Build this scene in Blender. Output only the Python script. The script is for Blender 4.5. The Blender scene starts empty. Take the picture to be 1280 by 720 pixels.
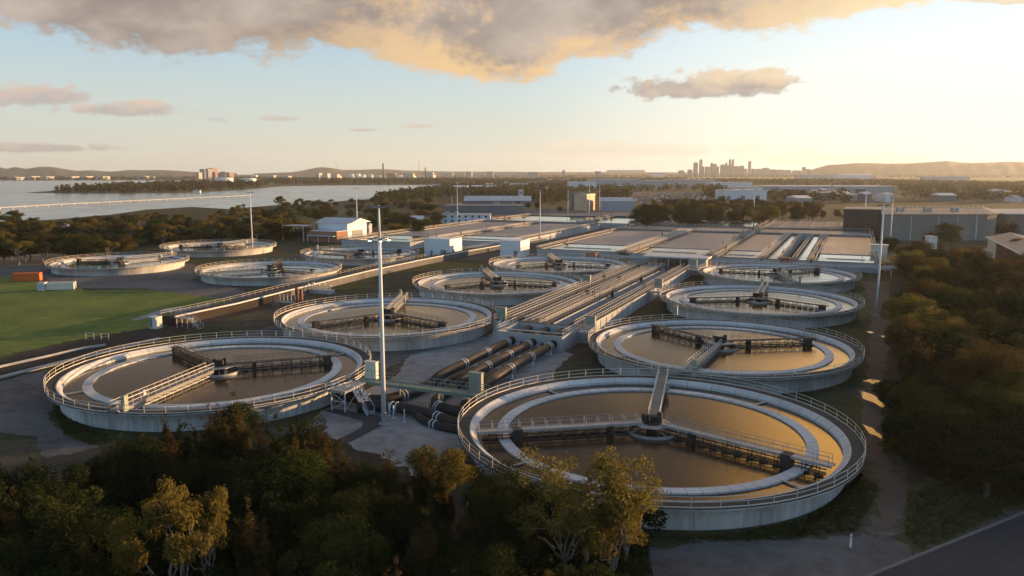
import bpy, math, random
import numpy as np
random.seed(11)
rng = np.random.default_rng(11)
S = bpy.context.scene
rad = math.radians
COL = S.collection

# ------------------------------------------------------------------ camera
FPX, PITCH, CAMZ = 975.5, rad(8.46), 32.4          # focal length in 1280-wide pixels, tilt, height
cd = bpy.data.cameras.new('camera'); cam = bpy.data.objects.new('camera', cd); COL.objects.link(cam)
cam.location = (0, 0, CAMZ); cam.rotation_euler = (rad(90) - PITCH, 0, 0)
cd.sensor_width = 36; cd.lens = 36 * FPX / 1280; cd.clip_start = 1; cd.clip_end = 30000
S.camera = cam

# ------------------------------------------------------------------ sky, sun, exposure
SUN_EL, SUN_AZ = 4.4, 66.0                            # degrees; azimuth to the right of the view
S.view_settings.view_transform = 'Standard'; S.view_settings.look = 'None'
S.view_settings.gamma = 1; S.view_settings.use_curve_mapping = False
S.view_settings.exposure = 1.35
W = bpy.data.worlds.new('World'); S.world = W; W.use_nodes = True
nt = W.node_tree; nt.nodes.clear()
def ND(t, **k):
    n = nt.nodes.new(t)
    for a, b in k.items(): setattr(n, a, b)
    return n
def LK(a, b): nt.links.new(a, b)
def put(sock, v):
    if isinstance(v, (int, float)): sock.default_value = v
    elif isinstance(v, tuple): sock.default_value = v if len(v) == len(sock.default_value) else v + (1,)
    else: LK(v, sock)
def M(op, a, b=None, c=None, clamp=False):
    n = ND('ShaderNodeMath', operation=op, use_clamp=clamp)
    put(n.inputs[0], a)
    if b is not None: put(n.inputs[1], b)
    if c is not None: put(n.inputs[2], c)
    return n.outputs[0]
def SS(x, lo, hi):                                    # smooth step
    n = ND('ShaderNodeMapRange', interpolation_type='SMOOTHSTEP'); put(n.inputs[0], x)
    put(n.inputs[1], lo); put(n.inputs[2], hi); return n.outputs[0]
def MX(f, a, b, mode='MIX'):
    n = ND('ShaderNodeMix', data_type='RGBA', blend_type=mode); put(n.inputs[0], f); put(n.inputs[6], a); put(n.inputs[7], b)
    return n.outputs[2]
sky = ND('ShaderNodeTexSky', sky_type='NISHITA', sun_disc=False, sun_elevation=rad(SUN_EL), sun_rotation=rad(SUN_AZ),
         altitude=20, air_density=1.0, dust_density=0.6, ozone_density=2.5)
SKY_STRENGTH = 0.06
tc = ND('ShaderNodeTexCoord')
sp = ND('ShaderNodeSeparateXYZ'); LK(tc.outputs['Generated'], sp.inputs[0])
dy = M('MAXIMUM', sp.outputs[1], 0.02)
U = M('DIVIDE', sp.outputs[0], dy); V = M('DIVIDE', sp.outputs[2], dy)
front = SS(sp.outputs[1], 0.15, 0.4)
def noise(su, sv, sc, det, rough, off=0.0, dist=0.0):
    cv = ND('ShaderNodeCombineXYZ'); put(cv.inputs[0], M('MULTIPLY', U, su)); put(cv.inputs[1], M('MULTIPLY', V, sv)); cv.inputs[2].default_value = off
    n = ND('ShaderNodeTexNoise'); LK(cv.outputs[0], n.inputs['Vector'])
    n.inputs['Scale'].default_value = sc; n.inputs['Detail'].default_value = det; n.inputs['Roughness'].default_value = rough
    n.inputs['Distortion'].default_value = dist
    return n.outputs[0]
nA = noise(1, 2.2, 7, 8, .58, 1.3, .25)               # big billows
nB = noise(1, 1.7, 22, 7, .6, 4.7)                    # small billows
nF = noise(1, 1.5, 60, 6, .62, 2.2)                   # fine rags
nC = noise(1, 1.4, 4.5, 6, .62, 9.1, .5)               # light patches
# lift the sky as the photograph's exposure does: compress the bright glow around the sun
g1 = ND('ShaderNodeGamma'); LK(sky.outputs[0], g1.inputs[0]); g1.inputs[1].default_value = 0.62
skyc = MX(1.0, g1.outputs[0], (2.6, 3.05, 3.6, 1), 'MULTIPLY')
# pale veil towards the horizon
veil = M('POWER', M('SUBTRACT', 1.0, SS(sp.outputs[2], 0.0, 0.30)), 1.5)
skyc = MX(M('MULTIPLY', veil, .78), skyc, (4.75, 4.85, 4.4, 1))
glow = M('MULTIPLY', SS(M('ADD', M('MULTIPLY', sp.outputs[0], .6), M('MULTIPLY', sp.outputs[1], .8)), .78, 1.0), M('SUBTRACT', 1.0, SS(sp.outputs[2], .05, .42)))
skyc = MX(M('MULTIPLY', glow, .55), skyc, (8.4, 8.2, 7.2, 1))
# the big cloud bank
EDGE = [(-0.7445, 0.2276), (-0.6306, 0.19), (-0.5736, 0.1662), (-0.5056, 0.1499), (-0.437, 0.1374), (-0.3573, 0.1423), (-0.2978, 0.1403), (-0.2187, 0.1326), (-0.169, 0.1326), (-0.1095, 0.121), (-0.0499, 0.1075), (0.0, 0.1055), (0.0497, 0.1288), (0.0992, 0.1461), (0.1586, 0.1499), (0.2078, 0.1614), (0.2967, 0.1662), (0.3556, 0.1729), (0.4337, 0.1881), (0.4965, 0.2041), (0.5486, 0.25), (0.6429, 0.34)]
fc = ND('ShaderNodeFloatCurve'); cu = fc.mapping.curves[0]
e0, e1 = EDGE[0][0], EDGE[-1][0]
for i, (a, b) in enumerate(EDGE):
    t = ((a - e0) / (e1 - e0), b / .4)
    if i == 0: cu.points[0].location = t
    elif i == len(EDGE) - 1: cu.points[-1].location = t
    else: cu.points.new(*t)
fc.mapping.update()
LK(M('DIVIDE', M('SUBTRACT', U, e0), e1 - e0, clamp=True), fc.inputs['Value'])
edge = M('MULTIPLY', fc.outputs[0], .4)
over = M('SUBTRACT', V, edge)                         # height above the bank's lower edge
wob = M('ADD', M('MULTIPLY', M('SUBTRACT', nA, .5), .085), M('MULTIPLY', M('SUBTRACT', nB, .5), .045))
dbig = SS(M('ADD', M('ADD', over, wob), M('MULTIPLY', M('SUBTRACT', nF, .5), .035)), -0.004, 0.016)
edgeglow = M('SUBTRACT', 1.0, SS(over, 0.0, 0.07))
mid = M('MULTIPLY', SS(U, -0.42, -0.02), M('SUBTRACT', 1.0, M('MULTIPLY', SS(U, .15, .3), .35)))
warm = M('MULTIPLY', SS(M('ADD', M('ADD', nC, M('MULTIPLY', M('ADD', nB, nF), .28)), M('MULTIPLY', edgeglow, .2)), .74, .98), mid)
right = M('MULTIPLY', SS(U, .2, .45), M('MAXIMUM', edgeglow, SS(V, .2, .26)))
dbig = M('MULTIPLY', dbig, M('SUBTRACT', 1.0, M('MULTIPLY', SS(U, .5, .8), SS(V, .2, .26))))
dark = MX(SS(M('ADD', M('MULTIPLY', nA, .75), M('MULTIPLY', nB, .25)), .36, .66), (2.15, 1.78, 1.55, 1), (3.7, 3.1, 2.65, 1))
dark = MX(SS(V, .2, .32), dark, (1.25, .90, .70, 1))
cbig = MX(warm, dark, (6.0, 4.0, 2.0, 1))
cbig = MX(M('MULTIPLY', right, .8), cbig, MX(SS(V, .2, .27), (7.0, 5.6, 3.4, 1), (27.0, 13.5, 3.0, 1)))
out = MX(M('MULTIPLY', M('MULTIPLY', dbig, front), .97), skyc, cbig)
# single clouds: u, v, half width, half height, opacity, lit colour, shaded colour
for (u0, v0, ru, rv, op, lit, shd) in (
        (.222, .1035, .165, .025, .95, (5.0, 4.0, 3.0), (2.5, 2.3, 2.25)),
        (.30, .111, .075, .018, .9, (5.6, 4.5, 3.1), (2.7, 2.4, 2.3)),
        (-.5801, .0925, .105, .023, .9, (4.9, 3.7, 3.0), (3.2, 3.0, 3.0)),
        (-.4912, .0773, .10, .018, .9, (4.9, 3.9, 3.1), (3.0, 2.85, 2.9)),
        (-.5957, .0289, .13, .010, .85, (3.9, 3.3, 2.9), (2.7, 2.6, 2.6)),
        (-.2942, .0664, .042, .0075, .75, (5.0, 4.1, 3.3), (3.6, 3.3, 3.2)),
        (-.3716, .0645, .02, .006, .5, (3.9, 3.8, 3.7), (3.4, 3.4, 3.4)),
        (-.1861, .0517, .024, .0038, .7, (4.2, 3.6, 3.2), (3.4, 3.2, 3.1)),
        (-.1156, .0566, .028, .0045, .7, (4.8, 3.9, 3.2), (3.6, 3.3, 3.1)),
        (.6239, .2088, .08, .009, .8, (7.0, 5.4, 3.2), (5, 4.2, 3)),
        (.16, .026, .21, .018, .42, (6.0, 5.2, 3.8), (4.4, 3.9, 3.3)),
        (.40, .016, .18, .011, .35, (6.4, 5.2, 3.4), (4.9, 4.1, 3.0)),
        (-.5, .008, .25, .012, .3, (4.6, 4.1, 3.4), (3.8, 3.6, 3.3))):
    a = M('DIVIDE', M('SUBTRACT', U, u0), ru); b = M('DIVIDE', M('SUBTRACT', V, v0), rv)
    # flat base, domed top
    bb = M('MULTIPLY', b, M('ADD', 1.25, M('MULTIPLY', M('SIGN', b), -.3)))
    rr = M('SQRT', M('ADD', M('MULTIPLY', a, a), M('MULTIPLY', bb, bb)))
    k = M('ADD', M('SUBTRACT', .86, rr), M('ADD', M('MULTIPLY', M('SUBTRACT', nA, .5), 1.5), M('ADD', M('MULTIPLY', M('SUBTRACT', nB, .5), 1.5), M('MULTIPLY', M('SUBTRACT', nF, .5), .9))))
    d = M('MULTIPLY', M('MULTIPLY', SS(k, 0.0, .34), op), front)
    c = MX(SS(M('ADD', b, M('MULTIPLY', M('SUBTRACT', nB, .5), 3.0)), -.5, .8), shd + (1,), lit + (1,))
    out = MX(d, out, c)
# out-of-view cloud deck overhead, added to dim and warm the ambient light
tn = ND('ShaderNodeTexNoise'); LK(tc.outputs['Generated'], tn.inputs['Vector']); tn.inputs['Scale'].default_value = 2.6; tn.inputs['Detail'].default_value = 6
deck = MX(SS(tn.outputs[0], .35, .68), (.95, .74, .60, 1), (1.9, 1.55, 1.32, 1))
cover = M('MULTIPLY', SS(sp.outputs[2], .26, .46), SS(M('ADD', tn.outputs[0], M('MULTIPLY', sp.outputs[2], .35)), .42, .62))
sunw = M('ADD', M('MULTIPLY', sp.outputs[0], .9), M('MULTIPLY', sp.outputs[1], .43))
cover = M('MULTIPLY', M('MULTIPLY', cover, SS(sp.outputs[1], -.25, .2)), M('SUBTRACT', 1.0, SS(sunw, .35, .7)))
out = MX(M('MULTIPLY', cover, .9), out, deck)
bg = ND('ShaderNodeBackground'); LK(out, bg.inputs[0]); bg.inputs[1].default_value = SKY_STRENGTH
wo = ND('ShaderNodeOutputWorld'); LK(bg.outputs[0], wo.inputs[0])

sd = bpy.data.lights.new('sun', 'SUN'); sd.energy = 5.0; sd.angle = rad(.6); sd.color = (1.0, .60, .28)
sun = bpy.data.objects.new('sun', sd); COL.objects.link(sun)
sun.rotation_euler = (rad(90 - SUN_EL), 0, rad(180 - SUN_AZ))
sun.location = (300, 200, 200)

# ------------------------------------------------------------------ places
_c, _s = math.cos(PITCH), math.sin(PITCH)
def at(x, y, z=0.0):
    """point at height z that the photograph shows at (x, y)"""
    u = -(y - 360) / FPX; v = (x - 640) / FPX
    d = _c + u * _s; k = -_s + u * _c
    t = (z - CAMZ) / k
    return (v * t, d * t, z)
def zat(x, y, Y):
    u = -(y - 360) / FPX
    return CAMZ + (-_s + u * _c) * Y / (_c + u * _s)
def px(X, Y, Z):
    Z = Z - CAMZ; d = Y * _c - Z * _s; u = Y * _s + Z * _c
    return 640 + FPX * X / d, 360 - FPX * u / d
TH = math.atan2(-.402, .9157)                         # the plant's grid: b runs across, a runs away
def P(a, b, z=0.0): return (a * .402 + b * .9157, a * .9157 - b * .402, z)

# ------------------------------------------------------------------ materials
MATS = {}
def mat(name, col, rough=.8, var=.25, scale=1.0, bump=0.0, metal=0.0, col2=None, streak=False, spec=.3, grime=None):
    if name in MATS: return MATS[name]
    m = bpy.data.materials.new(name); m.use_nodes = True; t = m.node_tree; n = t.nodes; bs = n['Principled BSDF']
    co = n.new('ShaderNodeTexCoord')
    mp = n.new('ShaderNodeMapping'); t.links.new(co.outputs['Object'], mp.inputs[0])
    if streak: mp.inputs['Scale'].default_value = (1, 1, .12)
    n1 = n.new('ShaderNodeTexNoise'); n1.inputs['Scale'].default_value = scale; n1.inputs['Detail'].default_value = 7; n1.inputs['Roughness'].default_value = .65
    t.links.new(mp.outputs[0], n1.inputs['Vector'])
    n2 = n.new('ShaderNodeTexNoise'); n2.inputs['Scale'].default_value = scale * .13; n2.inputs['Detail'].default_value = 4
    t.links.new(mp.outputs[0], n2.inputs['Vector'])
    ad = n.new('ShaderNodeMath'); ad.operation = 'ADD'; t.links.new(n1.outputs[0], ad.inputs[0]); t.links.new(n2.outputs[0], ad.inputs[1])
    mr = n.new('ShaderNodeMapRange'); mr.inputs[1].default_value = .65; mr.inputs[2].default_value = 1.35; t.links.new(ad.outputs[0], mr.inputs[0])
    c2 = col2 or tuple(min(1, c * (1 + var)) for c in col); c1 = col if col2 else tuple(c * (1 - var) for c in col)
    mx = n.new('ShaderNodeMix'); mx.data_type = 'RGBA'; mx.inputs[6].default_value = c1 + (1,); mx.inputs[7].default_value = c2 + (1,)
    t.links.new(mr.outputs[0], mx.inputs[0]); last = mx.outputs[2]
    t.links.new(last, bs.inputs['Base Color'])
    bs.inputs['Roughness'].default_value = rough; bs.inputs['Metallic'].default_value = metal; bs.inputs['Specular IOR Level'].default_value = spec
    if bump:
        bp = n.new('ShaderNodeBump'); bp.inputs['Strength'].default_value = bump; bp.inputs['Distance'].default_value = .1
        t.links.new(n1.outputs[0], bp.inputs['Height']); t.links.new(bp.outputs[0], bs.inputs['Normal'])
    MATS[name] = m; return m

def water_mat(name, col, scale, bump, rough=.04, wind=(1, 1, 1), ior=1.33):
    m = bpy.data.materials.new(name); m.use_nodes = True; t = m.node_tree; n = t.nodes; bs = n['Principled BSDF']
    co = n.new('ShaderNodeTexCoord'); mp = n.new('ShaderNodeMapping'); mp.inputs['Scale'].default_value = wind
    t.links.new(co.outputs['Object'], mp.inputs[0])
    n1 = n.new('ShaderNodeTexNoise'); n1.inputs['Scale'].default_value = scale; n1.inputs['Detail'].default_value = 5; n1.inputs['Roughness'].default_value = .6
    n2 = n.new('ShaderNodeTexNoise'); n2.inputs['Scale'].default_value = scale * .09; n2.inputs['Detail'].default_value = 7; n2.inputs['Distortion'].default_value = 1.6
    for q in (n1, n2): t.links.new(mp.outputs[0], q.inputs['Vector'])
    cr = n.new('ShaderNodeMix'); cr.data_type = 'RGBA'; cr.inputs[6].default_value = tuple(c * .6 for c in col) + (1,); cr.inputs[7].default_value = tuple(c * 1.55 for c in col) + (1,)
    t.links.new(n2.outputs[0], cr.inputs[0]); t.links.new(cr.outputs[2], bs.inputs['Base Color'])
    bp = n.new('ShaderNodeBump'); bp.inputs['Strength'].default_value = bump; bp.inputs['Distance'].default_value = .05
    t.links.new(n1.outputs[0], bp.inputs['Height']); t.links.new(bp.outputs[0], bs.inputs['Normal'])
    rr = n.new('ShaderNodeMapRange'); rr.inputs[3].default_value = rough * .6; rr.inputs[4].default_value = rough * 1.8
    t.links.new(n2.outputs[0], rr.inputs[0]); t.links.new(rr.outputs[0], bs.inputs['Roughness'])
    bs.inputs['IOR'].default_value = ior; bs.inputs['Specular IOR Level'].default_value = .5
    MATS[name] = m; return m

def leaf_mat(name, c1, c2, c3, trans=.35):
    m = bpy.data.materials.new(name); m.use_nodes = True; t = m.node_tree; n = t.nodes
    n.remove(n['Principled BSDF'])
    co = n.new('ShaderNodeTexCoord'); n1 = n.new('ShaderNodeTexNoise'); n1.inputs['Scale'].default_value = 1.1; n1.inputs['Detail'].default_value = 5; n1.inputs['Roughness'].default_value = .7
    t.links.new(co.outputs['Object'], n1.inputs['Vector'])
    oi = n.new('ShaderNodeObjectInfo')
    a = n.new('ShaderNodeMix'); a.data_type = 'RGBA'; a.inputs[6].default_value = c1 + (1,); a.inputs[7].default_value = c2 + (1,)
    mr = n.new('ShaderNodeMapRange'); mr.inputs[1].default_value = .35; mr.inputs[2].default_value = .65
    t.links.new(n1.outputs[0], mr.inputs[0]); t.links.new(mr.outputs[0], a.inputs[0])
    b = n.new('ShaderNodeMix'); b.data_type = 'RGBA'; t.links.new(a.outputs[2], b.inputs[6]); b.inputs[7].default_value = c3 + (1,)
    mm = n.new('ShaderNodeMath'); mm.operation = 'MULTIPLY'; mm.inputs[1].default_value = .8
    t.links.new(oi.outputs['Random'], mm.inputs[0]); t.links.new(mm.outputs[0], b.inputs[0])
    d = n.new('ShaderNodeBsdfDiffuse'); tr = n.new('ShaderNodeBsdfTranslucent'); ms = n.new('ShaderNodeMixShader'); ms.inputs[0].default_value = trans
    t.links.new(b.outputs[2], d.inputs[0]); t.links.new(b.outputs[2], tr.inputs[0])
    t.links.new(d.outputs[0], ms.inputs[1]); t.links.new(tr.outputs[0], ms.inputs[2]); t.links.new(ms.outputs[0], n['Material Output'].inputs[0])
    MATS[name] = m; return m

def emit_mat(name, col, st):
    m = bpy.data.materials.new(name); m.use_nodes = True; n = m.node_tree.nodes; bs = n['Principled BSDF']
    bs.inputs['Emission Color'].default_value = col + (1,); bs.inputs['Emission Strength'].default_value = st; bs.inputs['Base Color'].default_value = col + (1,)
    MATS[name] = m; return m

mat('concrete', (.36, .36, .35), .85, .22, .5, .15)
mat('tank_wall', (.21, .20, .185), .85, .28, 1.5, .15, streak=True, col2=(.66, .655, .63))
mat('shaded_concrete', (.115, .11, .105), .9, .3, .6, .15, streak=True)  # conduit wall concrete, its shade from the tanks put into the colour
mat('warm_concrete', (.17, .155, .135), .85, .25, .5, .15, streak=True, col2=(.26, .24, .21))
mat('pale_concrete', (.40, .41, .41), .7, .3, 1.4, .1, col2=(.62, .63, .62))
mat('walk_dark', (.05, .048, .045), .9, .35, .6, .2)
mat('galv', (.34, .34, .33), .55, .25, 1.0, metal=.3)
mat('rail_paint', (.62, .56, .46), .5, .15, 2.0)
mat('steel_brown', (.10, .08, .065), .7, .35, 1.0)
mat('steel_dark', (.035, .03, .026), .7, .4, 1.0)
mat('green_steel', (.155, .205, .165), .55, .2, 1.2)
mat('green_cab', (.255, .28, .225), .5, .12, 1.0)
mat('cream', (.62, .58, .48), .6, .12, .8)
mat('white_paint', (.66, .67, .66), .5, .10, .6)
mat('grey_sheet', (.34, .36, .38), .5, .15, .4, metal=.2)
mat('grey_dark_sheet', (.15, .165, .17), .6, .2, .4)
mat('roof_light', (.52, .53, .53), .55, .15, .3)
mat('brick', (.30, .16, .10), .85, .25, 1.5)
mat('red_wall', (.16, .065, .05), .8, .3, .8, streak=True)
mat('brown_wall', (.075, .055, .045), .85, .3, .5, streak=True)
mat('rust', (.22, .09, .05), .8, .4, 2.0)
mat('pipe', (.024, .021, .020), .62, .4, .8, spec=.25)
mat('strap', (.5, .52, .54), .45, .1, 1.0)
mat('orange_paint', (.62, .14, .03), .6, .15, 1.0)
mat('teal_paint', (.06, .22, .22), .6, .15, 1.0)
mat('orange_wall', (.62, .42, .26), .7, .1, .3)
mat('glass', (.03, .04, .045), .12, .3, .3, spec=.6)
mat('rubber', (.02, .02, .02), .8, .2, 1.0)
mat('gravel', (.12, .117, .112), .95, .2, .55, .8, col2=(.36, .355, .345))
mat('gravel_road', (.055, .050, .046), .95, .2, .5, .8, col2=(.175, .165, .155))
mat('asphalt', (.050, .050, .052), .9, .3, .7, .2)
mat('asphalt_road', (.032, .031, .033), .9, .25, .6, .3, col2=(.062, .060, .060))
mat('kerb', (.17, .16, .145), .85, .2, .9)
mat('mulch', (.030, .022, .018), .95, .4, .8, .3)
mat('dirt', (.055, .043, .034), .95, .4, .35, .4, col2=(.125, .10, .08))
mat('lawn', (.035, .085, .010), .95, .4, .5, .7, col2=(.175, .205, .032))
mat('rough_grass', (.030, .042, .013), .95, .4, .2, .4, col2=(.085, .085, .03))
mat('forest_floor', (.022, .022, .014), .95, .4, .4, .3, col2=(.05, .045, .03))
mat('bark', (.07, .055, .045), .9, .35, 3.0, .3, streak=True)
mat('pale_bark', (.22, .19, .16), .8, .3, 2.0, .2, streak=True)
mat('basin_cover', (.20, .165, .14), .75, .12, .25, .1, col2=(.28, .235, .20))
mat('far_brick', (.22, .15, .12), .8, .2, .05)
mat('far_cream', (.40, .375, .33), .8, .15, .05)
mat('far_wall', (.33, .32, .30), .8, .15, .05)
mat('tower_glass', (.20, .20, .21), .6, .15, .02)
mat('tower_pale', (.32, .30, .28), .7, .15, .02)
mat('hill', (.030, .038, .022), 1, .35, .004, col2=(.06, .062, .03))
mat('puddle', (.07, .058, .048), .18, .4, 1.5, spec=.22)
def add_seams(name, count, width, dark):
    m = MATS[name]; t = m.node_tree; n = t.nodes; bs = n['Principled BSDF']; src = bs.inputs['Base Color'].links[0].from_socket
    co = n.new('ShaderNodeTexCoord'); sx = n.new('ShaderNodeSeparateXYZ'); t.links.new(co.outputs['Object'], sx.inputs[0])
    def mm(op, a, b=None):
        q = n.new('ShaderNodeMath'); q.operation = op
        for i, v in ((0, a), (1, b)):
            if v is None: continue
            if isinstance(v, (int, float)): q.inputs[i].default_value = v
            else: t.links.new(v, q.inputs[i])
        return q.outputs[0]
    f = mm('LESS_THAN', mm('FRACT', mm('MULTIPLY', mm('ARCTAN2', sx.outputs[1], sx.outputs[0]), count / (2 * math.pi))), width)
    x = n.new('ShaderNodeMix'); x.data_type = 'RGBA'; x.blend_type = 'MULTIPLY'; t.links.new(mm('MULTIPLY', f, dark), x.inputs[0]); t.links.new(src, x.inputs[6]); x.inputs[7].default_value = (.2, .2, .2, 1)
    t.links.new(x.outputs[2], bs.inputs['Base Color'])
mat('launder_concrete', (.42, .41, .385), .75, .3, 1.4, .1, col2=(.66, .645, .61)); add_seams('launder_concrete', 76, .045, .8)
mat('weir_concrete', (.40, .395, .375), .75, .3, 1.1, .1, col2=(.64, .63, .60)); add_seams('weir_concrete', 38, .02, .8)
add_seams('tank_wall', 20, .012, .6)
mat('deck_grey', (.17, .165, .155), .7, .25, 1.2)
mat('grating', (.075, .072, .068), .8, .3, 1.2)
water_mat('tank_water', (.036, .020, .009), 1.3, .30, .06, wind=(1, 2.2, 1), ior=1.42)
water_mat('clear_water', (.035, .040, .036), 1.5, .05, .05, ior=1.42)
water_mat('foam', (.27, .235, .225), .8, .2, .38, ior=1.4)
water_mat('bay_water', (.12, .15, .17), .25, .16, .16)
leaf_mat('leaf_dark', (.014, .022, .008), (.034, .044, .014), (.026, .030, .010), .3)
leaf_mat('leaf_rust', (.040, .034, .014), (.110, .080, .030), (.060, .044, .016), .45)
leaf_mat('leaf_gum', (.085, .082, .022), (.200, .165, .040), (.140, .105, .026), .45)
leaf_mat('leaf_green', (.028, .042, .011), (.062, .078, .020), (.052, .052, .015), .4)
leaf_mat('leaf_far', (.022, .028, .010), (.070, .066, .022), (.060, .048, .018), .4)

# ------------------------------------------------------------------ mesh building
class MB:
    def __init__(s): s.v = []; s.f = []
    def add(s, vs, fs):
        k = len(s.v); s.v += [tuple(p) for p in vs]; s.f += [tuple(i + k for i in q) for q in fs]
    def box(s, x, y, z, sx, sy, sz, rz=0.0):
        c, d = math.cos(rz), math.sin(rz); vs = []
        for k in (-.5, .5):
            for i, j in ((-.5, -.5), (.5, -.5), (.5, .5), (-.5, .5)):
                vs.append((x + i * sx * c - j * sy * d, y + i * sx * d + j * sy * c, z + k * sz))
        s.add(vs, [(3, 2, 1, 0), (4, 5, 6, 7), (0, 1, 5, 4), (1, 2, 6, 5), (2, 3, 7, 6), (3, 0, 4, 7)]); return s
    def beam(s, p, q, w, h):
        """box between two points, w across, h high, centred on the line"""
        p = np.array(p, float); q = np.array(q, float); t = q - p; L = np.linalg.norm(t); t /= L
        up = np.array((0, 0, 1.)) if abs(t[2]) < .95 else np.array((1., 0, 0))
        sd_ = np.cross(t, up); sd_ /= np.linalg.norm(sd_); up = np.cross(sd_, t)
        vs = []
        for e in (p, q):
            for i, j in ((-.5, -.5), (.5, -.5), (.5, .5), (-.5, .5)): vs.append(e + sd_ * i * w + up * j * h)
        s.add(vs, [(0, 1, 2, 3), (7, 6, 5, 4), (1, 0, 4, 5), (2, 1, 5, 6), (3, 2, 6, 7), (0, 3, 7, 4)]); return s
    def tube(s, pts, r, n=6, caps=True):
        pts = [np.array(p, float) for p in pts]; m = len(pts)
        rs = r if isinstance(r, (list, tuple)) else [r] * m
        rings = []; ref = None
        for i in range(m):
            t = pts[min(i + 1, m - 1)] - pts[max(i - 1, 0)]; t = t / (np.linalg.norm(t) + 1e-9)
            if ref is None:
                ref = np.array((0, 0, 1.)) if abs(t[2]) < .9 else np.array((1., 0, 0))
            a = ref - t * ref.dot(t); a /= np.linalg.norm(a); ref = a; b = np.cross(t, a)
            rings.append([pts[i] + rs[i] * (math.cos(2 * math.pi * k / n) * a + math.sin(2 * math.pi * k / n) * b) for k in range(n)])
        fs = []
        for i in range(m - 1):
            for k in range(n): fs.append((i * n + k, i * n + (k + 1) % n, (i + 1) * n + (k + 1) % n, (i + 1) * n + k))
        if caps: fs.append(tuple(range(n))[::-1]); fs.append(tuple((m - 1) * n + k for k in range(n)))
        s.add([p for q in rings for p in q], fs); return s
    def lathe(s, prof, n=96, cx=0, cy=0, closed=False):
        m = len(prof); vs = []
        for k in range(n):
            a = 2 * math.pi * k / n
            for r, z in prof: vs.append((cx + r * math.cos(a), cy + r * math.sin(a), z))
        fs = []
        for k in range(n):
            for i in range(m if closed else m - 1):
                j = (i + 1) % m; k2 = (k + 1) % n
                fs.append((k * m + i, k2 * m + i, k2 * m + j, k * m + j))
        s.add(vs, fs); return s
    def disc(s, r, z, n=96, cx=0, cy=0):
        s.add([(cx + r * math.cos(2 * math.pi * k / n), cy + r * math.sin(2 * math.pi * k / n), z) for k in range(n)], [tuple(range(n))]); return s
    def prism(s, poly, z0, z1):
        n = len(poly)
        if sum(poly[i][0] * poly[(i + 1) % n][1] - poly[(i + 1) % n][0] * poly[i][1] for i in range(n)) < 0: poly = poly[::-1]
        vs = [(p[0], p[1], z0) for p in poly] + [(p[0], p[1], z1) for p in poly]
        s.add(vs, [tuple(range(n))[::-1], tuple(range(n, 2 * n))] + [(i, (i + 1) % n, n + (i + 1) % n, n + i) for i in range(n)]); return s
    def sheet(s, poly, z):
        n = len(poly)
        if sum(poly[i][0] * poly[(i + 1) % n][1] - poly[(i + 1) % n][0] * poly[i][1] for i in range(n)) < 0: poly = poly[::-1]
        s.add([(p[0], p[1], z) for p in poly], [tuple(range(n))]); return s
    def rail(s, pts, h=1.05, sp=2.0, r=.032, kick=False, closed=False):
        """handrail along a line of 3-D points: two rails and posts"""
        pts = [np.array(p, float) for p in pts]
        if closed: pts = pts + [pts[0]]
        up = np.array((0, 0, 1.))
        for z in (h, h * .52): s.tube([p + up * z for p in pts], r, 4, False)
        if kick:
            for a, b in zip(pts[:-1], pts[1:]): s.beam(a + up * .06, b + up * .06, .02, .12)
        for a, b in zip(pts[:-1], pts[1:]):
            L = np.linalg.norm(b - a); k = max(1, round(L / sp))
            for i in range(k):
                p = a + (b - a) * i / k; s.tube([p, p + up * h], r * 1.05, 4, False)
        if not closed: s.tube([pts[-1], pts[-1] + up * h], r * 1.05, 4, False)
        return s
    def mesh(s, name, m, smooth=False):
        me = bpy.data.meshes.new(name); me.from_pydata(s.v, [], s.f); me.materials.append(MATS[m])
        if smooth: me.polygons.foreach_set('use_smooth', [True] * len(me.polygons))
        me.update(); return me
    def build(s, name, m, parent=None, smooth=False):
        return obj(name, s.mesh(name, m, smooth), parent)
def obj(name, me, parent=None, loc=None, rz=None):
    o = bpy.data.objects.new(name, me); COL.objects.link(o)
    if parent is not None: o.parent = parent
    if loc is not None: o.location = loc
    if rz is not None: o.rotation_euler[2] = rz
    return o
def tag(o, label, cat, group=None, kind=None):
    if label: o['label'] = label
    if cat: o['category'] = cat
    if group: o['group'] = group
    if kind: o['kind'] = kind
    return o
def thing(name, label, cat, loc=(0, 0, 0), rz=0.0, group=None):
    o = obj(name, None, None, loc, rz); o.empty_display_size = .5
    return tag(o, label, cat, group)
def each(name, m, parent, specs):
    for q in specs:
        b = MB()
        for w in (q if isinstance(q, list) else [q]): (b.tube if isinstance(w[0], (list, tuple)) else b.box)(*w)
        b.build(name, m, parent)
def structure(o): o['kind'] = 'structure'; return o
KIDS = {}
def copy_tree(o, parent=None):
    c = o.copy(); COL.objects.link(c)
    if parent is not None: c.parent = parent
    for ch in list(o.children): copy_tree(ch, c)
    return c
def nth(k): return '%d%s' % (k, 'th' if 10 <= k % 100 <= 20 else {1: 'st', 2: 'nd', 3: 'rd'}.get(k % 10, 'th'))

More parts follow.
